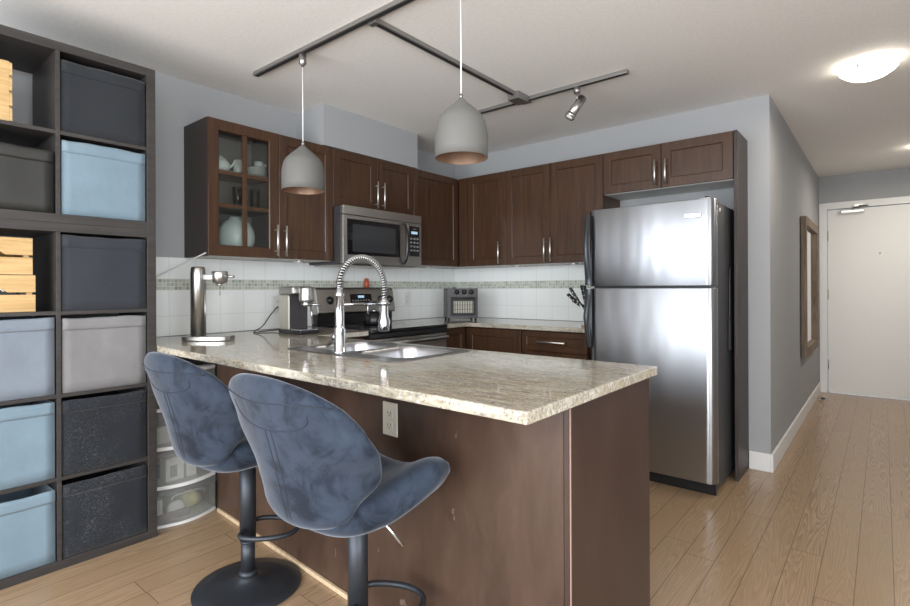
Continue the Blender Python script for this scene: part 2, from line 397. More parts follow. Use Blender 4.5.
# wall behind the camera with wide balcony window
struct('wall_window', Box(0, .25, YB-.15, YB, 0, ZC).box(4.35, XR, YB-.15, YB, 0, ZC).box(.25, 4.35, YB-.15, YB, 2.27, ZC).box(.25, 4.35, YB-.15, YB, 0, .12), 'wall_paint', 'wall with the wide balcony window')
wf = MB()
for x in (.25, 1.6, 2.95, 4.3): wf.box(x, x+.05, YB-.10, YB-.04, .12, 2.27)
wf.box(.3, 4.3, YB-.10, YB-.04, .12, .18).box(.3, 4.3, YB-.10, YB-.04, 2.21, 2.27)
wn_ = struct('window_1', wf, 'white_trim', 'wide white framed balcony window')
Box(.3, 4.3, YB-.08, YB-.075, .18, 2.21).done('window_glass', 'clear_glass', wn_)
struct('wall_right', Box(XR, XR+.15, YB, -5.5, 0, ZC).box(XR, XR+.15, -2.9, .6, 0, ZC).box(XR, XR+.15, -5.5, -2.9, 0, .5).box(XR, XR+.15, -5.5, -2.9, 2.2, ZC), 'wall_paint', 'right wall with an added window opening')
wf = MB()
for y in (-5.5, -4.23, -2.95): wf.box(XR+.04, XR+.10, y, y+.05, .5, 2.2)
wf.box(XR+.04, XR+.10, -5.5, -2.9, .5, .56).box(XR+.04, XR+.10, -5.5, -2.9, 2.14, 2.2)
wn_ = struct('window_added', wf, 'white_trim', 'white frame of the added, unseen side window')  # unseen window, added as the opening for the side fill light
Box(XR+.075, XR+.08, -5.45, -2.95, .56, 2.14).done('window_glass', 'clear_glass', wn_)
# bulkhead over the microwave
struct('trim_1', Box(0, .312, -1.742, -.842, 2.143, ZC), 'wall_paint', 'grey bulkhead box above the microwave cabinets')
# baseboards
struct('baseboard_hall', Box(XH, XH+.015, -.015, YD-.001, 0, .115), 'white_trim', 'white baseboard along the hallway wall', .003)
struct('baseboard_back', Box(2.492, XH, -.015, 0, 0, .115), 'white_trim', 'white baseboard on the short wall end', .003)
# tile
struct('trim_2', Box(0, .008, -2.845, 0, .918, 1.369), 'wall_tile', 'white tiled splashback with mosaic band on the left wall')
struct('trim_3', Box(.008, 1.70, -.008, 0, .918, 1.369), 'wall_tile', 'white tiled splashback with mosaic band on the back wall')

# entrance door
d = struct('door_1', Box(DX0+.005, DX1, YD+.012, YD+.055, .006, DZ-.006), 'door_white', 'plain white entrance door', .002)
MB().cyl((3.146, YD+.013, 1.54), (3.146, YD+.004, 1.54), .008).done('peephole', 'hinge_metal', d)
for z in (1.75, 1.1, .32): MB().cyl((DX0+.004, YD+.004, z-.055), (DX0+.004, YD+.004, z+.055), .007, n=10).done('hinge', 'hinge_metal', d)
MB().cyl((3.52, YD+.01, 1.0), (3.52, YD-.04, 1.0), .026).cyl((3.52, YD-.045, 1.0), (3.41, YD-.045, 1.0), .010).done('door_handle', 'nickel', d)
c = MB(); c.box(DX0-.072, DX0, YD-.018, YD, 0, DZ+.072).box(DX1, DX1+.072, YD-.018, YD, 0, DZ+.072).box(DX0, DX1, YD-.018, YD, DZ, DZ+.072)
struct('trim_4', c, 'white_trim', 'white casing around the entrance door', .003)
dc = thing('door_closer', 'silver overhead door closer at the top of the white entrance door', 'door closer', (2.9, YD, 2.0))
Box(2.81, 3.02, YD-.045, YD+.011, 1.985, 2.025).done('closer_body', 'nickel', dc, .008)
MB().tube([(2.92, YD-.05, 2.035), (3.05, YD-.11, 2.045), (2.97, YD-.025, 2.06)], .008).cyl((2.92, YD-.05, 2.02), (2.92, YD-.05, 2.05), .012).done('closer_arm', 'hinge_metal', dc)
Box(2.93, 3.01, YD-.035, YD-.017, 2.052, 2.08).done('arm_bracket', 'nickel', dc, .002)
ds = thing('door_stop', 'small chrome floor door stop by the hallway baseboard', 'door stop', (2.67, 2.72, 0))
MB().lathe([(0, 0), (.022, 0), (.022, .012), (.012, .02), (.012, .04), (0, .045)], (2.67, 2.72, 0), 16).done('stop_post', 'chrome', ds)
MB().cyl((2.67, 2.72, .03), (2.70, 2.70, .03), .009).done('rubber_tip', 'black_matte', ds)

# mirror on hallway wall
mr = thing('wall_mirror', 'tall wall mirror in a rustic brown wooden frame on the hallway wall', 'mirror', (XH, 2.2, 1.2))
y0, y1, z0, z1, fw = 1.55, 2.62, .575, 1.80, .075
c = MB(); c.box(XH+.006, XH+.046, y0, y0+fw, z0, z1).box(XH+.006, XH+.046, y1-fw, y1, z0, z1).box(XH+.006, XH+.046, y0+fw, y1-fw, z0, z0+fw).box(XH+.006, XH+.046, y0+fw, y1-fw, z1-fw, z1)
c.done('mirror_frame', 'mirror_wood', mr, .004)
Box(XH+.004, XH+.018, y0+fw, y1-fw, z0+fw, z1-fw).done('mirror_pane', 'mirror_glass', mr)

# ------------------------------------------------------------------ cube shelving
SX0, SX1 = .094, .484; YS = -2.836
def shelf_unit(name, z0, rows, label):
    H = .076+.335*rows+.016*(rows-1)*1.0; H += (.004 if rows == 4 else .006)
    t = thing(name, label, 'shelving unit', ((SX0+SX1)/2, YS-.381, z0))
    yl = YS-.762
    Box(SX0, SX1, YS-.038, YS, z0, z0+H).done('side_panel', 'shelf_blackbrown', t, .0015)
    Box(SX0, SX1, yl, yl+.038, z0, z0+H).done('side_panel', 'shelf_blackbrown', t, .0015)
    Box(SX0, SX1, yl+.038, YS-.038, z0, z0+.038).done('bottom_panel', 'shelf_blackbrown', t, .0015)
    Box(SX0, SX1, yl+.038, YS-.038, z0+H-.038, z0+H).done('top_panel', 'shelf_blackbrown', t, .0015)
    step = (H-.076+.016)/rows
    Box(SX0, SX1-.002, YS-.389, YS-.373, z0+.038, z0+H-.038).done('divider', 'shelf_blackbrown', t, .001)
    for r in range(1, rows):
        zz = z0+.038+r*step-.016
        Box(SX0, SX1-.003, YS-.373, YS-.038, zz, zz+.016).done('shelf', 'shelf_blackbrown', t, .001)
        Box(SX0, SX1-.003, yl+.038, YS-.389, zz, zz+.016).done('shelf', 'shelf_blackbrown', t, .001)
    return [z0+.038+r*step for r in range(rows)], H
zl, HL = shelf_unit('cube_shelf', 0, 4, 'lower black-brown cube shelving unit four cells high beside the peninsula')
zu, HU = shelf_unit('cube_shelf', HL, 2, 'upper black-brown cube shelving unit two cells high stacked near the ceiling')
YA = YS-.038-.1675; YBc = YS-.389-.1675
def bin_box(yc, z, h, m, label, x1=.474, wd=.324, leather=False, cat='storage bin', group=None):
    t = thing('storage_bin', label, cat, (x1-.18, yc, z), group)
    n = 12
    rnd = random.Random(int(z*1000)+int(yc*-1000))
    ph = [rnd.uniform(0, 6) for _ in range(4)]
    x0 = x1-.355; hw = wd/2
    def sag(u): return .0018*math.sin(2*u*PI+ph[0]) - .001*math.sin(5*u*PI+ph[1])
    # front, sides, back as thin walls
    mb = MB()
    def wall(P0, P1, nrm, k):
        P0, P1, nrm = Vector(P0), Vector(P1), Vector(nrm)
        vs = []; N = 10; R = 8
        for s_ in (0, 1):
            for j in range(R):
                for i in range(N):
                    u, v = i/(N-1), j/(R-1)
                    p = P0.lerp(P1, u) + Vector((0, 0, v*h + (sag(u)*v if 1 else 0)))
                    bulge = .005*math.sin(PI*u)*math.sin(PI*v)*math.sin(ph[2]+u*4) + .0015
                    p += nrm*(bulge if s_ == 0 else bulge-.006); vs.append(p)
        fs = []
        for s_ in (0, 1):
            o = s_*N*R
            for j in range(R-1):
                for i in range(N-1):
                    q = [o+j*N+i, o+j*N+i+1, o+(j+1)*N+i+1, o+(j+1)*N+i]; fs.append(q if s_ == 0 else q[::-1])
        o = N*R
        for i in range(N-1): fs += [(i+1, i, o+i, o+i+1), ((R-1)*N+i, (R-1)*N+i+1, o+(R-1)*N+i+1, o+(R-1)*N+i)]
        for j in range(R-1): fs += [(j*N, (j+1)*N, o+(j+1)*N, o+j*N), (j*N+N-1, o+j*N+N-1, o+(j+1)*N+N-1, (j+1)*N+N-1)]
        mb._faces(vs, fs, True)
    wall((x1, yc-hw, z), (x1, yc+hw, z), (1, 0, 0), 0)
    wall((x0, yc-hw+.006, z), (x0, yc+hw-.006, z), (-.5, 0, 0), 1)
    mb.box(x0, x1-.004, yc-hw, yc-hw+.005, z, z+h-.004).box(x0, x1-.004, yc+hw-.005, yc+hw, z, z+h-.004).box(x0, x1-.004, yc-hw, yc+hw, z+.0, z+.006)
    mb.done('bin_body', m, t, smooth=None)
    # folded hem band across the front top
    N = 14; vs = []
    hem = MB()
    def f(u, v):
        zz = z+h-.052*(1-v)+.001+sag(u)*(1 if v > .5 else .3); 
        return (x1+.0035+.005*math.sin(PI*u)*math.sin(ph[2]+u*4)*.3+(.0015 if .1 < v < .9 else -.002), yc-hw+.001+u*(wd-.002), zz)
    hem.grid(f, N, 6)
    o = hem.done('hem_band', m, t)
    s_ = o.modifiers.new('solid', 'SOLIDIFY'); s_.thickness = .003; s_.offset = 0
    if leather:
        MB().box(x1+.002, x1+.0045, yc-.072, yc-.069, z+.005, z+h-.01).done('seam', 'button_grey', t)
    return t
bin_box(YA, zu[1]+.0005, .305, 'bin_charcoal', 'dark charcoal fabric bin in the topmost right cell of the shelving')
bin_box(YA, zu[0]+.0005, .318, 'bin_blue', 'light blue fabric bin directly under the topmost charcoal bin')
bin_box(YBc, zu[0]+.0005, .262, 'bin_leather', 'black faux leather bin left of the upper light blue bin', leather=True)
bin_box(YA, zl[3]+.0005, .322, 'bin_slate', 'slate grey fabric bin right of the stacked pine crates')
bin_box(YA, zl[2]+.0005, .318, 'bin_grey', 'pale grey fabric bin, the only one of its colour')
bin_box(YBc, zl[2]+.0005, .322, 'bin_pale_blue', 'pale grey-blue fabric bin below the stacked pine crates')
bin_box(YA, zl[1]+.0005, .316, 'bin_charcoal_linty', 'lint-speckled charcoal bin under the pale grey bin')
bin_box(YBc, zl[1]+.0005, .320, 'bin_blue', 'blue fabric bin left of the lint-speckled charcoal bin under pale grey')
bin_box(YA, zl[0]+.0005, .312, 'bin_charcoal_linty', 'dusty charcoal bin in the bottom right cell near the floor')
bin_box(YBc, zl[0]+.0005, .300, 'bin_blue', 'blue fabric bin in the bottom cell just above the floor')
# crates
def crate(yr, z, h, label, slats, gapz, notch=False, name_fill=None, x1=.462, wd=.25):
    t = thing('wooden_crate', label, 'crate', (x1-.14, yr-wd/2, z), None if notch else 'pine crates in the shelving')
    x0 = x1-.26; yl = yr-wd
    if notch:
        mb = MB(); mb.box(x1-.010, x1, yl, yr-.009, z, z+h)
        mb.done('front_board', 'pine', t, .001)
        mb = MB(); mb.box(x0, x1-.0105, yr-.009, yr-.001, z, z+h); k = 4; st = h/(k*2-1)*1.0
        for i in range(k): mb.box(x1-.0105, x1, yr-.009, yr, z+i*h/k+.006, z+(i+1)*h/k-.006)
        mb.done('side_board', 'pine', t)
        Box(x0, x1-.0105, yl, yl+.009, z, z+h).done('side_board', 'pine', t, .001)
        Box(x0, x0+.009, yl+.009, yr-.009, z, z+h).done('back_board', 'pine', t, .001)
        Box(x0+.009, x1-.0105, yl+.009, yr-.009, z, z+.008).done('base_board', 'pine', t)
        return t
    sh = (h-gapz*(slats-1))/slats
    for i in range(slats):
        zz = z+i*(sh+gapz)
        # front slat; the middle gap carries the hand hole
        if i == slats//2 and slats > 1:
            pts = [(yl, zz), (yl+.05, zz), (yl+.075, zz+.02), (yl+wd*.55, zz+.02), (yl+wd*.66, zz), (yr, zz), (yr, zz+sh), (yl, zz+sh)]
        elif i == slats//2-1 and False: pts = []
        else: pts = [(yl, zz), (yr, zz), (yr, zz+sh), (yl, zz+sh)]
        M = Matrix(((0, 0, 1, 0), (1, 0, 0, 0), (0, 1, 0, 0), (0, 0, 0, 1)))
        MB().prism(pts, x1-.010, x1, M).done('slat', 'pine', t, .001)
        Box(x0, x0+.010, yl, yr, zz, zz+sh).done('slat', 'pine', t, .001)
        Box(x0+.011, x1-.011, yr-.009, yr, zz, zz+sh).done('slat', 'pine', t, .001)
        Box(x0+.011, x1-.011, yl, yl+.009, zz, zz+sh).done('slat', 'pine', t, .001)
    for yy in (yl+.010, yr-.028):
        for xx in (x0+.011, x1-.029): Box(xx, xx+.018, yy, yy+.018, z, z+h).done('corner_post', 'pine', t)
    Box(x0+.011, x1-.011, yl+.0105, yr-.0105, z, z+.006).done('base_board', 'pine', t)
    return t
crate(-3.362, zu[1]+.0005, .245, 'pine crate with notched finger joints in the topmost left cell', 4, 0, True, wd=.19)
crate(-3.290, zl[3]+.0005, .150, 'lower of two stacked pine slat crates, dark tin showing through its hand hole', 2, .010, wd=.262)
crate(-3.299, zl[3]+.153, .150, 'upper of two stacked pine slat crates with an empty hand hole', 2, .010, wd=.253)
tn = thing('dark_tin', 'dark tin with white lettering seen through the lower pine crate hand hole', 'tin', (.40, -3.42, zl[3]+.0075))
Box(.38, .448, -3.50, -3.345, zl[3]+.0075, zl[3]+.115).done('tin_body', 'black_matte', tn, .003)
def text(s_, size, M, m, name, parent, ext=.0004):
    cu = bpy.data.curves.new(name, 'FONT'); cu.body = s_; cu.size = size; cu.extrude = ext; cu.align_x = 'CENTER'; cu.align_y = 'CENTER'
    o = bpy.data.objects.new(name, cu); COL.objects.link(o)
    dg = bpy.context.evaluated_depsgraph_get(); me = bpy.data.meshes.new_from_object(o.evaluated_get(dg)); bpy.data.objects.remove(o)
    org = Vector((0, 0, 0)); q = parent
    while q is not None: org += q.location; q = q.parent
    me.transform(Matrix.Translation(-org) @ M); me.materials.clear(); me.materials.append(MAT[m])
    o = bpy.data.objects.new(name, me); COL.objects.link(o); o.parent = parent; return o
FX = Matrix(((0, 0, 1, 0), (1, 0, 0, 0), (0, 1, 0, 0), (0, 0, 0, 1)))   # text facing +x
FY = Matrix(((1, 0, 0, 0), (0, 0, -1, 0), (0, 1, 0, 0), (0, 0, 0, 1)))  # text facing -y
text('KUB', .03, Matrix.Translation((.4485, -3.378, zl[3]+.093)) @ FX, 'white_plastic', 'lettering', tn)

# ------------------------------------------------------------------ worktop and base cabinets
PF = -2.845
XS = [0.010, .64, 1.115, 1.80, 2.577]
XS = [.010, .66, 1.118, 1.795, 2.577]
YSs = [PF, -2.505, -2.115, -2.038, -1.660]
SLOPE = .0145
def warp(p):
    if p.y == PF or abs(p.y-PF) < 1e-6:
        p.y = PF - SLOPE*max(0, p.x-.5)*1.0 if p.x > .5 else PF+.0115
    return p
def cmask(i, j):
    if j == 3: return i == 0
    if i == 2 and j == 1: return False
    return True
ct = MB().gslab([.010, .486, .66, 1.118, 1.795, 2.577], YSs, lambda i, j: (i <= 1 if j == 3 else not (i == 3 and j == 1)), .885, .915, warp)
ct = tag(ct.done('countertop', 'granite', None, .004), 'speckled cream granite worktop on the peninsula around the sink', 'countertop')
ct2 = MB().gslab([.010, .66, 1.66], [-.890, -.655, -.010], lambda i, j: not (i == 1 and j == 0), .885, .915)
tag(ct2.done('countertop', 'granite', None, .004), 'cream granite worktop in the corner carrying the toaster oven', 'countertop')

def basis(face, org):
    # returns function mapping (u along width, v up, n outward) -> world
    if face == 'x': return lambda u, v, n: Vector((org+n, u, v))
    return lambda u, v, n: Vector((u, org-n, v))
def shaker(face, org, u0, u1, z0, z1, parent, m='espresso_wood', st=.058, glass=None, name='door', th=.019, rec=.008):
    F = basis(face, org); mb = MB()
    def ring(a, n): return [F(u0+a, z0+a, n), F(u1-a, z0+a, n), F(u1-a, z1-a, n), F(u0+a, z1-a, n)]
    R = [ring(0, 0), ring(0, th-.002), ring(.002, th), ring(st, th), ring(st+.0042, th-.0042), ring(st+.0045, th-rec)]
    vs = [p for r in R for p in r]; fs = []
    for k in range(len(R)-1):
        for i in range(4): fs.append((k*4+i, k*4+(i+1) % 4, (k+1)*4+(i+1) % 4, (k+1)*4+i))
    if not glass:
        fs.append(tuple(range(20, 24))); fs.append((3, 2, 1, 0))
    else:
        b = len(vs); vs += ring(st+.0045, 0)
        for i in range(4): fs.append((20+i, 20+(i+1) % 4, b+(i+1) % 4, b+i)); fs.append((i, (i+1) % 4, b+(i+1) % 4, b+i))
    mb._faces(vs, fs)
    if glass:
        a = st+.0045; du = .028
        um = (u0+u1)/2
        def bx(ua, ub, va, vb, na, nb):
            P = [F(u, v_, n_) for u in (ua, ub) for v_ in (va, vb) for n_ in (na, nb)]
            mb._faces(P, [(0, 1, 3, 2), (4, 6, 7, 5), (0, 4, 5, 1), (2, 3, 7, 6), (0, 2, 6, 4), (1, 5, 7, 3)])
        bx(um-du/2, um+du/2, z0+a, z1-a, .004, .016)
        for zz in glass: bx(u0+a, um-du/2, zz-.010, zz+.010, .004, .0155); bx(um+du/2, u1-a, zz-.010, zz+.010, .004, .0155)
    return mb.done(name, m, parent)
def bar_handle(face, org, u, z0, z1, parent, horiz=False, r=.0065):
    F = basis(face, org); mb = MB()
    if not horiz:
        mb.cyl(F(u, z0, .034), F(u, z1, .034), r, n=12)
        for z in (z0+.03, z1-.03): mb.cyl(F(u, z, 0), F(u, z, .034), .004, n=10)
    else:
        mb.cyl(F(z0, u, .034), F(z1, u, .034), r, n=12)
        for z in (z0+.03, z1-.03): mb.cyl(F(z, u, 0), F(z, u, .034), .004, n=10)
    return mb.done('handle', 'nickel', parent)

# peninsula body
pb = thing('peninsula_cabinet', 'espresso brown peninsula base under the granite worktop', 'cabinet', (1.3, -2.3, 0))
A = (.41, -2.508); B = (2.548, -2.622)
def yfr(x): return A[1]+(B[1]-A[1])*(x-A[0])/(B[0]-A[0])
mid = 1.12
# hollow so the sink bowls hang free inside
MB().prism([(.41, yfr(.41)), (mid-.001, yfr(mid)), (mid-.001, yfr(mid)+.02), (.41, yfr(.41)+.02)], .004, .884).done('back_panel', 'espresso_panel', pb, .001)
MB().prism([(mid+.001, yfr(mid)), (2.5285, yfr(2.5285)), (2.5285, yfr(2.5285)+.02), (mid+.001, yfr(mid)+.02)], .004, .884).done('back_panel', 'espresso_panel', pb, .001)
MB().prism([(2.529, yfr(2.53)-.004), (2.551, B[1]-.004), (2.551, -2.043), (2.529, -2.043)], .0, .884).done('end_panel', 'espresso_end', pb, .004, seg=1)
MB().prism([(.41, yfr(.41)+.021), (.428, yfr(.41)+.021), (.428, -2.07), (.41, -2.07)], .004, .884).done('side_panel', 'cabinet_side', pb)
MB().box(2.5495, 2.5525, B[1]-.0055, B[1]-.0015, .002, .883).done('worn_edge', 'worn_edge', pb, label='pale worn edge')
Box(.41, 2.528, -2.1, -2.075, .0, .10).box(.43, 2.528, -2.5, -2.075, .10, .116).done('plinth', 'espresso_wood', pb)
us = [.66, 1.12, 1.46, 1.80, 2.527]
def shaker_py(u0, u1, z0, z1, par, name='door'):   # faces +y (kitchen side)
    mb = MB(); y = -2.072
    mb.box(u0, u1, y, y+.019, z0, z1); return mb.done(name, 'espresso_wood', par, .002)
for i in range(4):
    dd = shaker_py(us[i]+.002, us[i+1]-.002, .12, .875, pb)
    MB().cyl((us[i]+.05, -2.025, .62), (us[i]+.05, -2.025, .80), .0055, n=10).cyl((us[i]+.05, -2.053, .65), (us[i]+.05, -2.025, .65), .004, n=8).cyl((us[i]+.05, -2.053, .77), (us[i]+.05, -2.025, .77), .004, n=8).done('handle', 'nickel', dd)
# unfinished floor strip along the panel
MB().prism([(.43, yfr(.43)-.001), (.43, yfr(.43)-.014), (2.528, yfr(2.528)-.014), (2.528, yfr(2.528)-.001)], 0, .018).done('floor_strip', 'raw_wood', pb, .002, 'pale raw wood strip')
def outlet(F, u, z, label, m='white_plastic', holes='slot_dark', w_=.035, h_=.058, u2=None):
    o = thing('wall_outlet', label, 'outlet', tuple(F(u, z, 0)))
    def bx(mb, ua, ub, va, vb, na, nb):
        P = [F(a, b_, c_) for a in (ua, ub) for b_ in (va, vb) for c_ in (na, nb)]
        mb._faces(P, [(0, 1, 3, 2), (4, 6, 7, 5), (0, 4, 5, 1), (2, 3, 7, 6), (0, 2, 6, 4), (1, 5, 7, 3)]); return mb
    bx(MB(), u-w_, u+w_, z-h_, z+h_, .0005, .006).done('cover_plate', m, o, .002)
    for dz in (-.021, .021):
        q = bx(MB(), u-.016, u+.016, z+dz-.014, z+dz+.014, .006, .008).done('socket', m, o, .003)
        k = MB(); bx(k, u-.008, u-.006, z+dz-.003, z+dz+.006, .0078, .0086); bx(k, u+.006, u+.008, z+dz-.003, z+dz+.006, .0078, .0086); bx(k, u-.002, u+.002, z+dz-.010, z+dz-.006, .0078, .0086)
        k.done('slots', holes, q)
    return o
outlet(lambda u, z, n: Vector((u, yfr(u)-n, z)), 1.842, .728, 'ivory power outlet on the brown peninsula panel under the worktop', 'ivory_plastic', w_=.038, h_=.058)
outlet(lambda u, z, n: Vector((.0085+n, u, z)), -.667, 1.095, 'white outlet on the tiles right of the stove')
outlet(lambda u, z, n: Vector((.0085+n, u, z)), -1.905, 1.08, 'white outlet on the tiles behind the coffee machine')

# left base run beside the stove, corner and back run
lc = thing('base_cabinet', 'espresso base cabinet between peninsula and stove', 'cabinet', (.3, -1.87, 0))
Box(.02, .60, -2.03, -1.664, .1, .884).done('carcass', 'espresso_wood', lc)
Box(.02, .55, -2.03, -1.664, 0, .1).done('plinth', 'black_matte', lc)
dd = shaker('x', .602, -2.02, -1.666, .12, .875, lc)
bar_handle('x', .621, -1.72, .62, .80, dd)
cc = thing('base_cabinet', 'espresso corner base cabinet below the toaster oven', 'cabinet', (.5, -.4, 0))
MB().prism([(.02, -.888), (.60, -.888), (.60, -.60), (1.135, -.60), (1.135, -.012), (.02, -.012)], .1, .884).done('carcass', 'espresso_wood', cc)
MB().prism([(.02, -.888), (.55, -.888), (.55, -.55), (1.135, -.55), (1.135, -.012), (.02, -.012)], 0, .1).done('plinth', 'black_matte', cc)
shaker('x', .602, -.885, -.628, .12, .875, cc, st=.05)
shaker('y', -.602, .626, 1.128, .12, .875, cc)
bc = thing('base_cabinet', 'espresso base cabinet with drawers beside the fridge', 'cabinet', (1.4, -.3, 0))
Box(1.137, 1.655, -.60, -.012, .1, .884).done('carcass', 'espresso_wood', bc)
Box(1.137, 1.655, -.55, -.012, 0, .1).done('plinth', 'black_matte', bc)
for z0, z1 in ((.735, .875), (.43, .731), (.12, .426)):
    dd = shaker('y', -.602, 1.14, 1.652, z0, z1, bc, st=.038, name='drawer')
    bar_handle('y', -.621, (z0+z1)/2, 1.28, 1.50, dd, True)

# ------------------------------------------------------------------ sink and faucet
sk = thing('kitchen_sink', 'stainless steel double bowl sink set in the granite peninsula', 'sink', (1.456, -2.31, .915))
def rrect(x0, x1, y0, y1, r, k=6):
    out = []
    for cx, cy, a0 in ((x1-r, y1-r, 0), (x0+r, y1-r, PI/2), (x0+r, y0+r, PI), (x1-r, y0+r, 1.5*PI)):
        for i in range(k+1): a = a0+PI/2*i/k; out.append((cx+r*math.cos(a), cy+r*math.sin(a)))
    return out
rx0, rx1, ry0, ry1 = 1.095, 1.818, -2.535, -2.085
b1 = (1.130, 1.445, -2.455, -2.120); b2 = (1.468, 1.784, -2.455, -2.120)
mb = MB(); bm = mb.bm
outer = rrect(rx0, rx1, ry0, ry1, .03)
def loopv(pts, z): return [bm.verts.new((x, y, z)) for x, y in pts]
Lo = loopv(outer, .9155); Lt = loopv(rrect(rx0+.004, rx1-.004, ry0+.004, ry1-.004, .027), .9185)
n_ = len(outer)
for i in range(n_): bm.faces.new([Lo[i], Lo[(i+1) % n_], Lt[(i+1) % n_], Lt[i]])
loops = []
for b_ in (b1, b2): loops.append(loopv(rrect(*b_, .07), .9185))
edges = []
for L in [Lt]+loops:
    for i in range(len(L)):
        e = bm.edges.get((L[i], L[(i+1) % len(L)])) or bm.edges.new((L[i], L[(i+1) % len(L)])); edges.append(e)
bmesh.ops.triangle_fill(bm, edges=edges, use_beauty=True)
mb.done('rim_deck', 'sink_steel', sk, smooth=False)
for b_ in (b1, b2):
    q = MB(); bm = q.bm; prev = None
    x0, x1, y0, y1 = b_
    prof = [(0, .9185), (.003, .914), (.006, .90), (.012, .80), (.018, .765), (.035, .748), (.06, .742)]
    for ins, z in prof:
        L = [bm.verts.new((x, y, z)) for x, y in rrect(x0+ins, x1-ins, y0+ins, y1-ins, .07-ins*.3)]
        if prev:
            for i in range(len(L)): f_ = bm.faces.new([prev[i], prev[(i+1) % len(L)], L[(i+1) % len(L)], L[i]]); f_.smooth = True
        prev = L
    f_ = bm.faces.new(prev)
    ob = q.done('bowl', 'sink_steel', sk)
    cxm, cym = (x0+x1)/2, (y0+y1)/2
    MB().lathe([(0, .743), (.028, .743), (.040, .746), (.045, .743)], (cxm, cym, 0), 24).done('drain', 'chrome', ob)
FXp, FYp = 1.447, -2.497
fc = thing('kitchen_faucet', 'tall chrome spring faucet with pull-down spray rising at the sink', 'faucet', (FXp, FYp, .9185))
MB().lathe([(0, .919), (.029, .919), (.029, .925), (.024, .93), (.023, 1.02), (.0215, 1.024), (.0185, 1.03), (.0185, 1.150), (.020, 1.152), (.020, 1.165), (.016, 1.17), (.014, 1.19), (0, 1.19)], (FXp, FYp, 0), 28).done('body', 'chrome', fc)
AR = .123
arc = [(FXp, FYp, 1.185)] + [(FXp, FYp+AR-AR*math.cos(a), 1.195+AR*math.sin(a)*.98) for a in [PI*i/24 for i in range(25)]] + [(FXp, FYp+2*AR, 1.15), (FXp, FYp+2*AR, 1.125)]
MB().tube(arc, .0070, 10).done('hose', 'black_matte', fc)
P = catmull([Vector(p) for p in arc], 6); tot = 0; Ls = [0]
for i in range(1, len(P)): tot += (P[i]-P[i-1]).length; Ls.append(tot)
turns = 40; hel = []; k = 0; Np = turns*10
for i in range(Np+1):
    s_ = tot*i/Np
    while k < len(P)-2 and Ls[k+1] < s_: k += 1
    tt = (s_-Ls[k])/max(1e-9, Ls[k+1]-Ls[k]); c_ = P[k].lerp(P[k+1], tt); tg = (P[k+1]-P[k]).normalized()
    nx = Vector((1, 0, 0)); ny = tg.cross(nx); a = 2*PI*turns*i/Np
    hel.append(c_+(nx*math.cos(a)+ny*math.sin(a))*.0135)
MB().tube(hel, .0023, 6).done('spring', 'spring_steel', fc)
hy = FYp+2*AR
MB().lathe([(0, 1.145), (.012, 1.145), (.0185, 1.13), (.0195, 1.06), (.027, 1.04), (.027, .998), (.022, .992), (0, .992)], (FXp, hy, 0), 24).done('spray_head', 'chrome', fc)
MB().cyl((FXp, FYp+.01, 1.118), (FXp, hy-.02, 1.118), .005, n=12).lathe([(.0205, 1.108), (.025, 1.108), (.025, 1.128), (.0205, 1.128)], (FXp, hy, 0), 24, closed=True).done('support_arm', 'chrome', fc)
MB().tube([(FXp-.02, FYp, .985), (FXp-.045, FYp, .985)], .013, 14).tube([(FXp-.045, FYp, .99), (FXp-.085, FYp+.02, .965), (FXp-.125, FYp+.045, .945), (FXp-.185, FYp+.075, .930)], .0085, 10).done('lever', 'chrome', fc)

# ------------------------------------------------------------------ wall cabinets
ZB, ZT, DU = 1.371, 2.141, .302
def wall_cab(label, carc, doors):
    t = thing('wall_cabinet', label, 'cabinet', carc[0]); return t
# glass cabinet (hollow)
gc = thing('wall_cabinet', 'espresso wall cabinet with six-pane glass door showing white crockery', 'cabinet', (.15, -2.28, ZB))
y0, y1 = -2.503, -2.069; XC = DU-.019
Box(.001, XC, y0, y0+.016, ZB, ZT).done('side_panel', 'cabinet_side', gc)
Box(.001, XC, y1-.016, y1, ZB, ZT).done('side_panel', 'cabinet_interior', gc)
Box(.001, .008, y0+.016, y1-.016, ZB, ZT).done('back_board', 'cabinet_interior', gc)
Box(.008, XC, y0+.016, y1-.016, ZB, ZB+.018).done('bottom_panel', 'melamine_white', gc)
Box(.008, XC, y0+.016, y1-.016, ZT-.018, ZT).done('top_panel', 'espresso_wood', gc)
SH = [1.660, 1.865]
for z in SH: Box(.009, XC-.03, y0+.0165, y1-.0165, z-.008, z+.008).done('shelf', 'cabinet_interior', gc)
dd = shaker('x', XC+.0005, y0+.001, y1-.001, ZB+.001, ZT-.001, gc, glass=[1.660, 1.845])
Box(XC+.004, XC+.0065, y0+.06, y1-.06, ZB+.06, ZT-.06).done('glass_panes', 'clear_glass', dd)
bar_handle('x', XC+.0195, -2.096, 1.385, 1.575, dd)
def wcab(label, y0, y1, z0, z1, doors, light=None):
    t = thing('wall_cabinet', label, 'cabinet', (.15, (y0+y1)/2, z0))
    Box(.001, XC, y0+.001, y1-.001, z0+.003, z1-.0).done('carcass', 'espresso_wood', t)
    Box(.001, XC-.001, y0+.002, y1-.002, z0, z0+.0028).done('underside', 'melamine_white', t, label='pale melamine underside')
    for (a, b_, hy_, hz0, hz1) in doors:
        dd = shaker('x', XC+.0005, a+.0015, b_-.0015, z0+.002, z1-.001, t)
        if hy_: bar_handle('x', XC+.0195, hy_, hz0, hz1, dd)
    return t
wcab('single door espresso wall cabinet between glass cabinet and microwave', -2.068, -1.661, ZB, ZT, [(-2.068, -1.661, -2.036, 1.385, 1.575)])
wcab('short double door espresso cabinet above the microwave', -1.660, -.878, 1.750, ZT, [(-1.660, -1.262, -1.285, 1.77, 1.965), (-1.262, -.878, -1.218, 1.77, 1.965)])
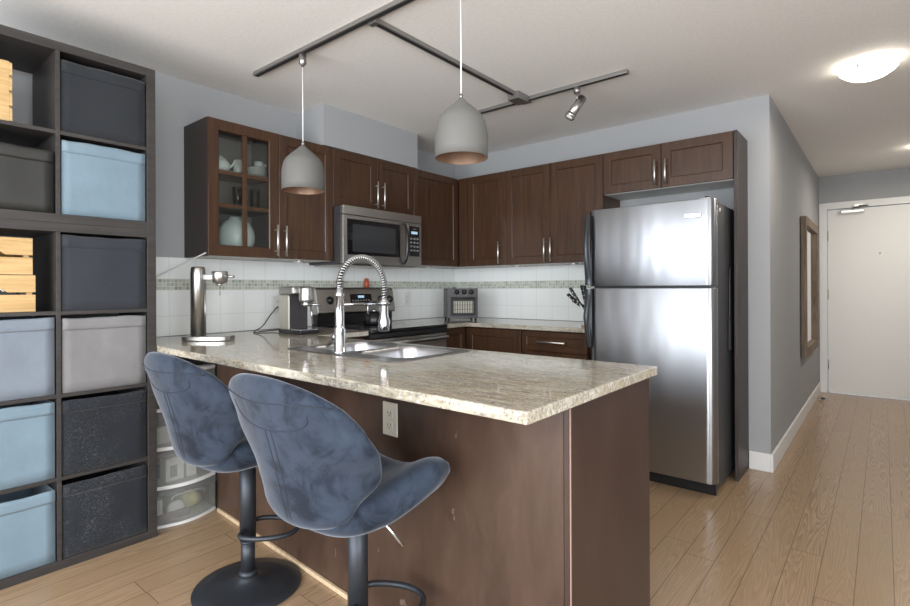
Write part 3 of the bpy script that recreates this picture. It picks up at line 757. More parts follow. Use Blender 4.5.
t = wcab('espresso wall cabinet right of the microwave reaching the corner', -.877, -.001, ZB, ZT, [(-.877, -.325, None, 0, 0)])
YF = -.314
def bcab(label, x0, x1, z0, z1, doors, front=YF, carc_x0=None):
    t = thing('wall_cabinet', label, 'cabinet', ((x0+x1)/2, -.15, z0))
    Box(x0+.001, x1-.001, front+.019, -.001, z0+.003, z1).done('carcass', 'espresso_wood', t)
    Box(x0+.002, x1-.002, front+.021, -.001, z0, z0+.0028).done('underside', 'melamine_white', t, label='pale melamine underside')
    for (a, b_, hx, h0, h1) in doors:
        dd = shaker('y', front+.0185, a+.0015, b_-.0015, z0+.002, z1-.001, t)
        bar_handle('y', front-.0005, hx, h0, h1, dd)
    return t
t = bcab('single door espresso wall cabinet beside the corner on the back wall', DU+.001, .795, ZB, ZT, [(.402, .795, .742, 1.385, 1.568)])
Box(DU+.002, .400, YF, YF+.0185, ZB+.002, ZT-.001).done('filler_strip', 'espresso_wood', t)
bcab('double door espresso wall cabinet between corner cabinet and fridge', .796, 1.632, ZB, ZT, [(.796, 1.203, 1.168, 1.385, 1.568), (1.203, 1.632, 1.222, 1.385, 1.568)])
bcab('short double door espresso cabinet above the fridge', 1.633, 2.468, 1.845, ZT, [(1.633, 2.037, 2.004, 1.862, 2.03), (2.037, 2.468, 2.071, 1.862, 2.03)])
tag(Box(2.470, 2.489, YF-.004, -.001, 0, ZT).done('fridge_side_panel', 'cabinet_side', None, .0015), 'tall dark panel standing between fridge and white baseboard corner', 'panel')
# puck lights under cabinets
pk = None
def puck(x, y, z, label):
    t = thing('puck_light', label, 'light', (x, y, z))
    MB().lathe([(0, z-.0005), (.034, z-.0005), (.034, z-.010), (.026, z-.012), (0, z-.012)], (x, y, 0), 24).done('housing', 'nickel', t)
    MB().lathe([(0, z-.0125), (.024, z-.0125), (.02, z-.015), (0, z-.016)], (x, y, 0), 24).done('lens', 'puck_lens', t)
puck(.86, -.24, ZB, 'round puck light under the middle back wall cabinet'); puck(1.37, -.24, ZB, 'round puck light under the back cabinet nearest the fridge'); puck(.20, -1.86, ZB, 'round puck light under the cabinet left of the microwave')
puck(.20, -.60, ZB, 'round puck light under the cabinet right of the microwave')

# crockery in glass cabinet
def lathe_thing(name, label, cat, prof, c, m, part=None, n=28, group=None):
    o = MB().lathe(prof, (0, 0, 0), n).done(name, m); o.location = c; return tag(o, label, cat, group)
S1 = SH[0]+.008; S2 = SH[1]+.008; SB = ZB+.018
lathe_thing('round_vessel', 'large pale round vessel on the cabinet bottom behind glass', 'vase', [(0, 0), (.05, 0), (.085, .03), (.104, .075), (.108, .115), (.10, .155), (.075, .195), (.04, .215), (.035, .228), (.03, .228), (.03, .215), (0, .20)], (.165, -2.272, SB+.0005), 'enamel_pale')
for i, (yy, xx) in enumerate(((-2.285, .21), (-2.235, .17), (-2.175, .21))):
    lathe_thing('glass_tumbler', ['leftmost clear tumbler on the middle cabinet shelf', 'middle clear tumbler on the middle cabinet shelf', 'rightmost clear tumbler on the middle cabinet shelf'][i], 'glass', [(0, 0), (.026, 0), (.031, .12), (.029, .12), (.024, .006), (0, .006)], (xx, yy, S1+.0005), 'tumbler_glass', group='tumblers in the glass cabinet')
tp = thing('teapot', 'white teapot at the left on the top cabinet shelf', 'teapot', (.17, -2.365, S2))
MB().lathe([(0, 0), (.035, 0), (.05, .025), (.05, .05), (.03, .075), (0, .078)], (.17, -2.365, S2+.0005), 24).done('pot_body', 'ceramic_white', tp)
MB().tube([(.17, -2.32, S2+.03), (.17, -2.295, S2+.055), (.17, -2.278, S2+.085)], .007, 8, sub=3).done('spout', 'ceramic_white', tp)
MB().lathe([(.0, 0), (.03, 0), (.02, .008), (.006, .012), (.008, .02), (0, .024)], (.17, -2.365, S2+.0755), 20).done('lid', 'ceramic_white', tp)
MB().tube([(.17, -2.41, S2+.06), (.17, -2.44, S2+.05), (.17, -2.44, S2+.025), (.17, -2.413, S2+.02)], .005, 8, sub=3).done('handle', 'ceramic_white', tp)
def mug(x, y, z, label, r=.036, h=.085):
    t = thing('mug', label, 'mug', (x, y, z))
    MB().lathe([(0, 0), (r-.004, 0), (r, .006), (r, h), (r-.004, h), (r-.005, .008), (0, .008)], (x, y, z+.0005), 24).done('cup', 'ceramic_white', t)
    MB().tube([(x, y+r-.001, z+h*.8), (x, y+r+.022, z+h*.7), (x, y+r+.022, z+h*.35), (x, y+r-.001, z+h*.2)], .004, 8, sub=3).done('handle', 'ceramic_white', t)
mug(.16, -2.252, S2, 'tall white mug beside the teapot on the top cabinet shelf', .030, .09)
for i in range(4):
    lathe_thing('bowl', ['lowest', 'second lowest', 'second highest', 'topmost'][i]+' white bowl of the stack on the top cabinet shelf', 'bowl', [(0, 0), (.03, 0), (.055, .018), (.058, .020), (.055, .021), (.03, .004), (0, .004)], (.19, -2.150, S2+.0005+i*.0115), 'ceramic_white', group='stacked bowls in the glass cabinet')
mug(.21, -2.150, S2+.0625, 'small white cup on top of the bowl stack', .026, .03)

# ------------------------------------------------------------------ microwave
mw = thing('microwave', 'stainless over-the-range microwave with black glass door', 'microwave', (.2, -1.275, 1.352))
my0, my1, mz0, mz1, mx = -1.655, -.895, 1.352, 1.746, .400
Box(.012, mx-.03, my0+.002, my1-.002, mz0+.001, mz1).done('casing', 'oven_grey', mw, .003)
Box(mx-.0295, mx, my0, my1, 1.686, mz1).done('vent_panel', 'brushed_steel', mw, .003)
Box(mx-.0295, mx, my0, -1.045, mz0+.002, 1.682).done('door', 'brushed_steel', mw, .003)
d_ = [o for o in bpy.data.objects if o.name.startswith('door') and o.parent == mw][0]
Box(mx-.001, mx+.0025, -1.622, -1.130, 1.415, 1.658).done('window_frame', 'black_glass', d_, .001)
Box(mx+.0020, mx+.0034, -1.575, -1.175, 1.437, 1.625).done('window_mesh', 'mw_window', d_)
MB().tube([(mx+.002, -1.098, 1.665), (mx+.024, -1.098, 1.655), (mx+.044, -1.098, 1.60), (mx+.050, -1.098, 1.52), (mx+.044, -1.098, 1.44), (mx+.024, -1.098, 1.385), (mx+.002, -1.098, 1.375)], [.010, .012, .014, .015, .014, .012, .010], 12, sub=4).done('door_handle', 'black_plastic', d_)
cp = Box(mx-.0295, mx, -1.043, my1, mz0+.002, 1.682).done('control_panel', 'brushed_steel', mw, .003)
Box(mx-.001, mx+.002, -1.030, -.920, 1.430, 1.658).done('keypad', 'black_glass', cp)
kp = MB()
for r in range(6):
    for c_ in range(3):
        if r < 2: continue
        kp.box(mx+.002, mx+.0026, -1.020+c_*.034, -.998+c_*.034, 1.618-r*.030, 1.632-r*.030)
kp.done('buttons', 'button_grey', cp)
Box(mx+.002, mx+.0026, -1.008, -.942, 1.60, 1.62).done('display', 'display_lit', cp)
Box(mx+.002, mx+.0026, -.990, -.955, 1.636, 1.642).done('badge', 'nickel', cp)
Box(.03, mx-.035, my0+.03, my1-.03, mz0-.008, mz0+.0005).done('grease_filter', 'stove_steel', mw, .002)

# ------------------------------------------------------------------ stove
sv = thing('electric_range', 'stainless electric range with black glass cooktop and rear control panel', 'stove', (.33, -1.275, 0))
sy0, sy1 = -1.655, -.895
Box(.03, .615, sy0+.002, sy1-.002, .02, .893).done('body', 'black_plastic', sv, .003)
tp_ = Box(.115, .668, sy0, sy1, .895, .918).done('cooktop', 'black_glass', sv, .008, seg=3)
rg = MB()
for (bx_, by_, br) in ((.27, -1.47, .075), (.27, -1.09, .095), (.50, -1.47, .10), (.50, -1.09, .075)):
    rg.lathe([(br-.002, .9183), (br, .9183), (br, .9187), (br-.002, .9187)], (bx_, by_, 0), 32, closed=True)
rg.done('burner_rings', 'button_grey', tp_)
Box(.616, .667, sy0+.001, sy1-.001, .862, .8945).done('front_bezel', 'black_plastic', sv, .006)
od = Box(.616, .655, sy0+.003, sy1-.003, .215, .855).done('oven_door', 'stove_steel', sv, .004)
Box(.6545, .657, sy0+.10, sy1-.10, .36, .70).done('oven_window', 'black_glass', od)
MB().cyl((.692, sy0+.03, .825), (.692, sy1-.03, .825), .015, n=16).cyl((.655, sy0+.07, .825), (.692, sy0+.07, .825), .009).cyl((.655, sy1-.07, .825), (.692, sy1-.07, .825), .009).done('oven_handle', 'brushed_steel', od)
Box(.616, .652, sy0+.003, sy1-.003, .03, .21).done('drawer', 'stove_steel', sv, .004)
# backguard: slanted
bgp = [(.022, .92), (.10, .92), (.10, 1.0), (.118, 1.02), (.085, 1.185), (.07, 1.198), (.022, 1.198)]
My = Matrix(((1, 0, 0, 0), (0, 0, 1, 0), (0, 1, 0, 0), (0, 0, 0, 1)))
MB().prism([(.022, .919), (.085, .919), (.085, .998), (.022, .998)], sy0+.02, sy1-.02, My).done('riser', 'black_plastic', sv)
bg = MB().prism([(.022, .9995), (.100, .9995), (.112, 1.012), (.080, 1.182), (.066, 1.195), (.022, 1.195)], sy0+.005, sy1-.005, My).done('control_panel', 'stove_steel', sv, .006)
def bgx(z): return .112-(z-1.012)*.032/.17
sl = math.atan2(.032, .17)
Mq = Matrix.Translation((bgx(1.10)+.001, -1.245, 1.10)) @ Matrix.Rotation(-sl, 4, 'Y')
Box(-.002, .002, -.105, .105, -.045, .045, Mq).done('display_panel', 'black_glass', bg, .001)
k_ = MB()
for i in range(7):
    for j in range(2): k_.box(.0021, .0028, -.09+i*.026, -.076+i*.026, -.032+j*.022, -.022+j*.022, Mq)
k_.done('buttons', 'button_grey', bg)
Box(.0021, .0028, -.03, .03, .015, .033, Mq).done('clock_display', 'display_lit', bg)
for ky in (-1.535, -1.44, -1.045, -.95):
    Mk = Matrix.Translation((bgx(1.10)+.001, ky, 1.10)) @ Matrix.Rotation(PI/2-sl, 4, 'Y')
    kn = MB().lathe([(0, 0), (.030, 0), (.030, .004), (.021, .006), (.019, .024), (0, .025)], n=24, M=Mk).done('knob', 'knob_dark', bg)
def shaker_pot(y, label):
    t = thing('spice_shaker', label, 'shaker', (.046, y, 1.196))
    MB().lathe([(0, 0), (.019, 0), (.021, .01), (.020, .045), (.017, .052), (0, .052)], (.046, y, 1.196), 20).done('jar', 'red_orange', t)
    MB().lathe([(0, 0), (.017, 0), (.016, .012), (.008, .018), (0, .018)], (.046, y, 1.2485), 20).done('cap', 'red_orange', t)
shaker_pot(-1.148, 'red shaker on the stove backguard right of the faucet spring'); shaker_pot(-1.41, 'red shaker on the stove backguard behind the faucet column')
kt = thing('kettle', 'dark kettle on the left rear of the black cooktop', 'kettle', (.27, -1.33, .919))
MB().lathe([(0, 0), (.07, 0), (.078, .012), (.074, .06), (.05, .095), (.03, .1), (0, .1)], (.27, -1.27, .9195), 28).done('kettle_body', 'black_plastic', kt)
MB().lathe([(0, 0), (.03, 0), (.02, .008), (.007, .012), (.009, .025), (0, .028)], (.27, -1.27, 1.02), 20).done('lid', 'chrome', kt)
MB().tube([(.27, -1.325, .99), (.27, -1.33, 1.05), (.27, -1.30, 1.085), (.27, -1.24, 1.085), (.27, -1.21, 1.05), (.27, -1.215, .99)], .006, 8, sub=4).done('handle', 'chrome', kt)
MB().tube([(.33, -1.27, .96), (.365, -1.27, .99), (.385, -1.27, 1.02)], [.013, .010, .008], 10, sub=3).done('spout', 'black_plastic', kt)

# ------------------------------------------------------------------ fridge
fr = thing('refrigerator', 'stainless steel top-freezer refrigerator with dark curved handles', 'refrigerator', (2.06, -.37, 0))
fx0, fx1 = 1.690, 2.450
Box(fx0+.012, fx1-.008, -.620, -.03, .035, 1.672).done('casing', 'fridge_side', fr, .004)
def fdoor(z0, z1):
    # front slightly bowed, right and left edges rolled
    N = 28; R_ = .028
    pts = []
    for i in range(N+1):
        u = i/N; x = fx0+.003+(fx1-fx0-.003)*u
        bow = -.0015*(1-(2*u-1)**2)
        e = min(u, 1-u)*(fx1-fx0)
        rr = 0 if e > R_ else R_-math.sqrt(max(0, R_*R_-(R_-e)**2))
        pts.append((x, -.690+bow+rr))
    pts = [(pts[0][0], -.627)] + pts + [(pts[-1][0], -.627)]
    mb = MB(); mb.prism(pts[::-1], z0, z1)
    for f_ in mb.bm.faces: f_.smooth = len(f_.verts) == 4
    return mb
dn = []
for z0, z1 in ((1.192, 1.685), (.075, 1.180)):
    o = fdoor(z0, z1).done('door' if z0 < 1 else 'freezer_door', 'fridge_steel', fr)
    b_ = o.modifiers.new('bevel', 'BEVEL'); b_.width = .004; b_.segments = 2; b_.limit_method = 'ANGLE'; b_.angle_limit = 1.2
    dn.append(o)
# curved dark handles hugging the left edge
def fhandle(z0, z1, flip, par):
    mb = MB(); N = 26
    def f(u, v):
        z = z0+(z1-z0)*v; a = v if flip else 1-v       # a=1 at the end near the door split
        out = .020+.040*math.sin(PI*min(1, a*1.1)*.95)**1.0; wd = .028+.018*a
        c_ = 2*PI*u
        return (fx0+.010+wd*.5*math.cos(c_), -.690-out*.55+.5*out*math.sin(c_)*1.0, z)
    mb.grid(f, 14, N, True)
    mb.done('handle', 'fridge_handle', par)
fhandle(1.20, 1.655, False, dn[0]); fhandle(.80, 1.175, True, dn[1])
Box(2.290, 2.378, -.7045, -.690, 1.580, 1.604).done('badge', 'nickel', dn[0], .002)
Box(fx0+.014, fx1-.012, -.640, -.622, .002, .072).done('toe_grille', 'black_plastic', fr, .002)
for i in range(5): Box(fx0+.03, fx1-.03, -.6415, -.6405, .014+i*.011, .018+i*.011).done('grille_slot', 'slot_dark', fr)
MB().lathe([(0, 1.6855), (.014, 1.6855), (.014, 1.692), (.010, 1.70), (0, 1.70)], (2.40, -.655, 0), 18).done('hinge_cap', 'black_plastic', fr)
Box(2.37, 2.42, -.68, -.60, 1.6855, 1.690).done('hinge_plate', 'hinge_metal', fr)
for x in (fx0+.04, fx1-.04): MB().cyl((x, -.6, 0), (x, -.6, .036), .014).done('foot', 'black_plastic', fr)
for x in (fx0+.04, fx1-.04): MB().cyl((x, -.1, 0), (x, -.1, .036), .014).done('foot', 'black_plastic', fr)
# things hooked on fridge side
hk = thing('magnetic_hook', 'small chrome hook stuck high on the fridge side', 'hook', (fx1-.007, -.17, 1.575))
MB().cyl((fx1-.0075, -.17, 1.575), (fx1-.0015, -.17, 1.575), .010).tube([(fx1-.002, -.17, 1.575), (fx1+.016, -.17, 1.575), (fx1+.018, -.17, 1.585)], .0025, 8).done('hook_body', 'chrome', hk)
hs = thing('hanging_lighter', 'black long tool hanging by its loop on the fridge side', 'tool', (fx1, -.30, 1.25))
MB().tube([(fx1-.0015, -.30, 1.29), (fx1-.0015, -.315, 1.30), (fx1-.0015, -.33, 1.27), (fx1-.0015, -.335, 1.1), (fx1-.0015, -.34, .98)], .0045, 8, sub=4).done('shaft', 'black_plastic', hs)
MB().box(fx1-.0065, fx1+.008, -.365, -.335, .80, .985).done('grip', 'black_matte', hs, .004)
mg = MB().cyl((fx1-.0075, -.56, 1.63), (fx1-.001, -.56, 1.63), .011).done('round_magnet', 'white_plastic'); tag(mg, 'small white round magnet near the top of the fridge side', 'magnet')

# ------------------------------------------------------------------ counter appliances
# carbonator
ca = thing('drink_carbonator', 'slim brushed steel drink carbonator on the worktop beside the shelving', 'drink maker', (.38, -2.58, .915))
MC = Matrix.Translation((.418, -2.557, .9155)) @ Matrix.Rotation(math.radians(38), 4, 'Z')
def pl(x0, x1, y0, y1, r, k=6): return rrect(x0, x1, y0, y1, r, k)
MB().prism(pl(-.128, .128, -.068, .068, .05), 0, .024, MC).done('base', 'stove_steel', ca, .004)
MB().lathe([(0, .0245), (.037, .0245), (.037, .350), (.035, .378), (.029, .388), (0, .388)], n=32, M=MC @ Matrix.Translation((-.056, 0, 0))).done('column', 'stove_steel', ca)
MB().box(-.022, .030, -.012, .012, .318, .348, MC).done('arm', 'hinge_metal', ca, .003)
MB().lathe([(0, .29), (.02, .29), (.038, .297), (.040, .35), (.036, .356), (0, .356)], n=28, M=MC @ Matrix.Translation((.062, 0, .008))).cyl(MC @ Vector((.062, 0, .2975)), MC @ Vector((.062, 0, .287)), .012).done('nozzle_head', 'brushed_steel', ca)
MB().cyl(MC @ Vector((.062, 0, .286)), MC @ Vector((.062, 0, .235)), .003, n=8).done('carbonation_tube', 'tumbler_glass', ca)
MB().cyl(MC @ Vector((.10, 0, .335)), MC @ Vector((.138, 0, .335)), .007).done('lever', 'brushed_steel', ca)
MB().cyl(MC @ Vector((-.012, -.01, .0245)), MC @ Vector((-.012, -.01, .30)), .004).done('guide_rod', 'hinge_metal', ca)
# coffee machine
cm = thing('coffee_machine', 'slim champagne steel espresso machine on the worktop near the stove', 'coffee machine', (.42, -2.0, .915))
x0, x1, y0, y1 = .315, .540, -2.085, -1.945
Box(x0, x1, y0, y1, .9155, .935).done('base', 'black_plastic', cm, .006)
Box(x0, .425, y0+.002, y1-.002, .9355, 1.150).done('body', 'champagne', cm, .010)
Box(x0, .47, y0, y1, 1.1505, 1.200).done('top_housing', 'stove_steel', cm, .010)
Box(.4255, .429, y0+.008, y1-.008, .936, 1.148).done('front_plate', 'oven_grey', cm)
MB().lathe([(0, 1.105), (.042, 1.105), (.044, 1.12), (.044, 1.185), (.040, 1.196), (0, 1.196)], (.508, -2.015, 0), 28).done('brew_head', 'brushed_steel', cm)
MB().cyl((.508, -2.015, 1.080), (.508, -2.015, 1.1045), .031).cyl((.50, -2.0, 1.092), (.56, -1.955, 1.086), .008).done('portafilter', 'chrome', cm)
MB().cyl((.480, -1.965, 1.10), (.495, -1.962, .965), .0045).done('steam_wand', 'chrome', cm)
Box(.432, .535, y0+.010, y1-.010, .9355, .944).done('drip_tray', 'chrome', cm, .002)
crd = MB().tube([(.313, -2.0, .95), (.24, -2.02, .93), (.20, -2.03, .925), (.19, -2.12, .920), (.22, -2.18, .920), (.17, -2.16, .922), (.13, -2.08, .95), (.08, -2.0, 1.01), (.045, -1.93, 1.06), (.018, -1.905, 1.06)], .0035, 8, sub=6).done('power_cord', 'cord_black')
tag(crd, 'black looping power cord on the worktop behind the coffee machine', 'cord')
# toaster oven
to = thing('toaster_oven', 'dark grey countertop toaster oven with three knobs in the tiled corner', 'toaster oven', (.40, -.36, .915))
MT = Matrix.Translation((.455, -.455, .9155)) @ Matrix.Rotation(math.radians(49), 4, 'Z')   # front faces local -y
W2 = .130
Box(-W2, W2, .006, .22, .018, .268, MT).done('casing', 'oven_grey', to, .008)
fp = Box(-W2, W2, -.006, .0055, .018, .268, MT).done('front_frame', 'oven_grey', to, .003)
for i in (-1, 0, 1):
    MB().lathe([(0, 0), (.021, 0), (.021, .003), (.016, .005), (.014, .018), (0, .018)], n=24, M=MT @ Matrix.Translation((i*.062+.012, -.0065, .238)) @ Matrix.Rotation(PI/2, 4, 'X')).done('knob', 'knob_dark', to)
gd = Box(-.100, .110, -.012, -.0065, .04, .195, MT).done('glass_door', 'black_matte', to, .002)
rk = MB()
rk.box(-.078, .088, -.0145, -.0125, .060, .165, MT)
rk.done('bright_window', 'painted_reflection', gd)  # cream plate: the door glass's bright interior and reflection put into colour
gl_ = MB()
for i in range(8): gl_.box(-.070+i*.021, -.064+i*.021, -.0158, -.0148, .060, .165, MT)
for z in (.060, .092, .128, .162): gl_.box(-.078, .088, -.0158, -.0148, z, z+.003, MT)
gl_.done('rack_wires', 'oven_grey', gd)
MB().cyl(MT @ Vector((-.085, -.030, .188)), MT @ Vector((.095, -.030, .188)), .005).cyl(MT @ Vector((-.075, -.012, .188)), MT @ Vector((-.075, -.03, .188)), .004).cyl(MT @ Vector((.085, -.012, .188)), MT @ Vector((.085, -.03, .188)), .004).done('door_handle', 'oven_grey', gd)
for i in (-1, 1):
    for j in (.02, .2): MB().cyl(MT @ Vector((i*.115, j, 0)), MT @ Vector((i*.115, j, .0185)), .010).done('foot', 'black_plastic', to)
MB().cyl(MT @ Vector((-.06, .08, .2685)), MT @ Vector((-.06, .08, .276)), .014).done('vent_cap', 'black_plastic', to)
# knives
kb = thing('knife_block', 'pale wooden round knife stand on the worktop beside the fridge', 'knife block', (1.62, -.52, .915))
kx, ky = 1.608, -.50
MB().lathe([(0, 0), (.05, 0), (.052, .006), (.052, .012), (0, .012)], (kx, ky, .9155), 28).done('base', 'raw_wood', kb)
MB().lathe([(0, 0), (.030, 0), (.040, .03), (.042, .06), (.036, .09), (.03, .10), (0, .10)], (kx, ky, .928), 28).done('holder', 'raw_wood', kb)
for i, (dx, dy, tz, L_) in enumerate(((-.075, -.01, .12, .13), (-.05, .02, .15, .13), (-.085, .0, .07, .12), (-.095, .03, .04, .11), (-.02, -.02, .16, .12))):
    k_ = thing('kitchen_knife', ['black riveted knife handle leaning furthest forward from the knife stand', 'upper black knife handle with rivets in the knife stand', 'middle black knife handle tilting left from the knife stand', 'lowest black knife handle tilting left from the knife stand', 'upright black knife handle nearest the fridge in the knife stand'][i], 'knife', (kx, ky, 1.02), 'knives in the knife stand')
    dr = Vector((dx, dy, tz)).normalized(); p0 = Vector((kx+dx*.25, ky+dy*.6, 1.0285+.006+i*.0)); p0 = Vector((kx-.020+[0, .012, .0, .012, .03][i], ky-.040+[.0, .045, .025, .065, .01][i], 1.031))
    q = dr.to_track_quat('Z', 'Y').to_matrix().to_4x4()
    Mk = Matrix.Translation(p0) @ q
    MB().box(-.006, .006, -.001, .001, 0, .05, Mk).done('blade', 'brushed_steel', k_)
    MB().prism(rrect(-.017, .017, -.009, .009, .007, 3), .05, .05+L_, Mk).done('handle', 'black_plastic', k_, .003)
    rv = MB()
    for z in (.07, .105, .14):
        rv.cyl(Mk @ Vector((0, -.0102, z)), Mk @ Vector((0, .0102, z)), .0048, n=8).cyl(Mk @ Vector((-.0180, 0, z)), Mk @ Vector((.0180, 0, z)), .0048, n=8)
    rv.done('rivets', 'nickel', k_)

# white cable on the wall
tag(MB().tube([(.30, -2.515, 1.385), (.27, -2.53, 1.372), (.16, -2.60, 1.315), (.06, -2.68, 1.255), (.016, -2.74, 1.215), (.014, -2.80, 1.14), (.014, -2.835, 1.05)], .004, 8, sub=5).done('wall_cable', 'cord_white'), 'white cable slanting from the glass cabinet down the tiles to the shelving', 'cable')

# ------------------------------------------------------------------ plastic drawer tower under the worktop
dt = thing('drawer_tower', 'clear plastic drawer tower with white frames under the worktop end', 'drawer unit', (.24, -2.67, 0))
ty0, ty1 = -2.831, -2.512; zs = [.004, .197, .390, .583]
Box(.03, .045, ty0, ty1, 0, .776).done('back_panel', 'frosted_plastic', dt)
for zz in zs+[.770]:
    bow = [(.03, ty0), (.398, ty0)]+[(.398+.045*math.sin(PI*i/12), ty0+(ty1-ty0)*i/12) for i in range(1, 12)]+[(.398, ty1), (.03, ty1)]
    MB().prism(bow, max(zz-.008, .0), zz+.010).done('frame_shelf', 'white_plastic', dt, .002)
for yy in (ty0, ty1-.006): 
    for i in range(4): Box(.046, .390, yy, yy+.006, zs[i]+.011, zs[i]+.187).done('side_panel', 'frosted_plastic', dt)
for i in range(4):
    z0 = zs[i]+.013; z1 = z0+.172
    def fr_(u, v): return (.395+.045*math.sin(PI*u), ty0+.010+(ty1-ty0-.020)*u, z0+(z1-z0)*v)
    o = MB().grid(fr_, 16, 6).done('drawer', 'frosted_plastic', dt); s_ = o.modifiers.new('solid', 'SOLIDIFY'); s_.thickness = .004; s_.offset = -1
    hb = MB().tube([(.4345, ty0+.08, z1-.055), (.446, ty0+.09, z1-.035), (.452, (ty0+ty1)/2, z1-.03), (.446, ty1-.09, z1-.035), (.4345, ty1-.08, z1-.055)], .006, 8, sub=3).done('handle', 'frosted_plastic', o)
def inbox(name, label, cat, x0, x1, y0, y1, z0, z1, m, bev=.004):
    return tag(Box(x0, x1, y0, y1, z0, z1).done(name, m, None, bev), label, cat)
wb = thing('white_box', 'white box with a printed label in the second lowest clear drawer', 'box', (.33, -2.70, zs[1]+.0105))
Box(.30, .375, -2.755, -2.665, zs[1]+.0105, zs[1]+.125).done('carton', 'white_plastic', wb, .003)
Box(.3755, .3765, -2.735, -2.70, zs[1]+.03, zs[1]+.09).done('printed_label', 'button_grey', wb)
inbox('white_box', 'plain white small box beside the labelled box in the clear drawer', 'box', .29, .37, -2.650, -2.600, zs[1]+.0105, zs[1]+.085, 'ceramic_white')
inbox('white_carton', 'tall white carton at the left of the lowest clear drawer', 'box', .28, .36, -2.822, -2.765, zs[0]+.0105, zs[0]+.12, 'ceramic_white')
inbox('dark_leaflet', 'dark brown leaflet lying along the front of the lowest drawer', 'leaflet', .376, .380, -2.81, -2.64, zs[0]+.0105, zs[0]+.050, 'card_dark', .001)
rb = MB().lathe([(0, 0), (.04, 0), (.042, .008), (.042, .02), (.036, .026), (0, .028)], n=28, M=Matrix.Translation((.342, -2.70, zs[0]+.0525)) @ Matrix.Rotation(PI/2, 4, 'Y')).done('round_tin', 'ceramic_white'); tag(rb, 'round pale tin standing in the lowest clear drawer', 'tin')
yb_ = MB(); 
def bag(u, v):
    a = 2*PI*u; p = PI*v; return (.30+.045*math.sin(p)*math.cos(a)*(1+.2*math.sin(5*a)), -2.605+.055*math.sin(p)*math.sin(a), zs[0]+.0105+.045-.045*math.cos(p)+.008*math.sin(3*a)*math.sin(p)+.004)
yb_.grid(bag, 20, 12, True); tag(yb_.done('yellow_bag', 'yellow_bag'), 'crumpled yellow-green bag in the lowest clear drawer', 'bag')
inbox('white_box', 'white box in the third drawer hidden partly by the stool back', 'box', .27, .36, -2.81, -2.70, zs[2]+.0105, zs[2]+.10, 'ceramic_white')
inbox('folded_cloth', 'dark folded cloth in the second lowest clear drawer', 'cloth', .20, .285, -2.80, -2.60, zs[1]+.0105, zs[1]+.08, 'black_matte', .015)
# tray with odds and ends on top of the tower
tr = thing('black_tray', 'black open tray on top of the clear drawer tower', 'tray', (.24, -2.68, .781))
Box(.06, .36, -2.80, -2.56, .7805, .787).done('tray_base', 'black_plastic', tr)
tw = MB(); tw.box(.06, .36, -2.80, -2.794, .787, .83).box(.06, .36, -2.566, -2.56, .787, .83).box(.06, .066, -2.794, -2.566, .787, .83).box(.354, .36, -2.794, -2.566, .787, .83)
tw.done('tray_rim', 'black_plastic', tr, .002)
tag(Box(.12, .33, -2.77, -2.60, .788, .812).done('folded_paper', 'white_plastic', None, .004), 'folded white paper lying in the black tray under the worktop', 'paper')

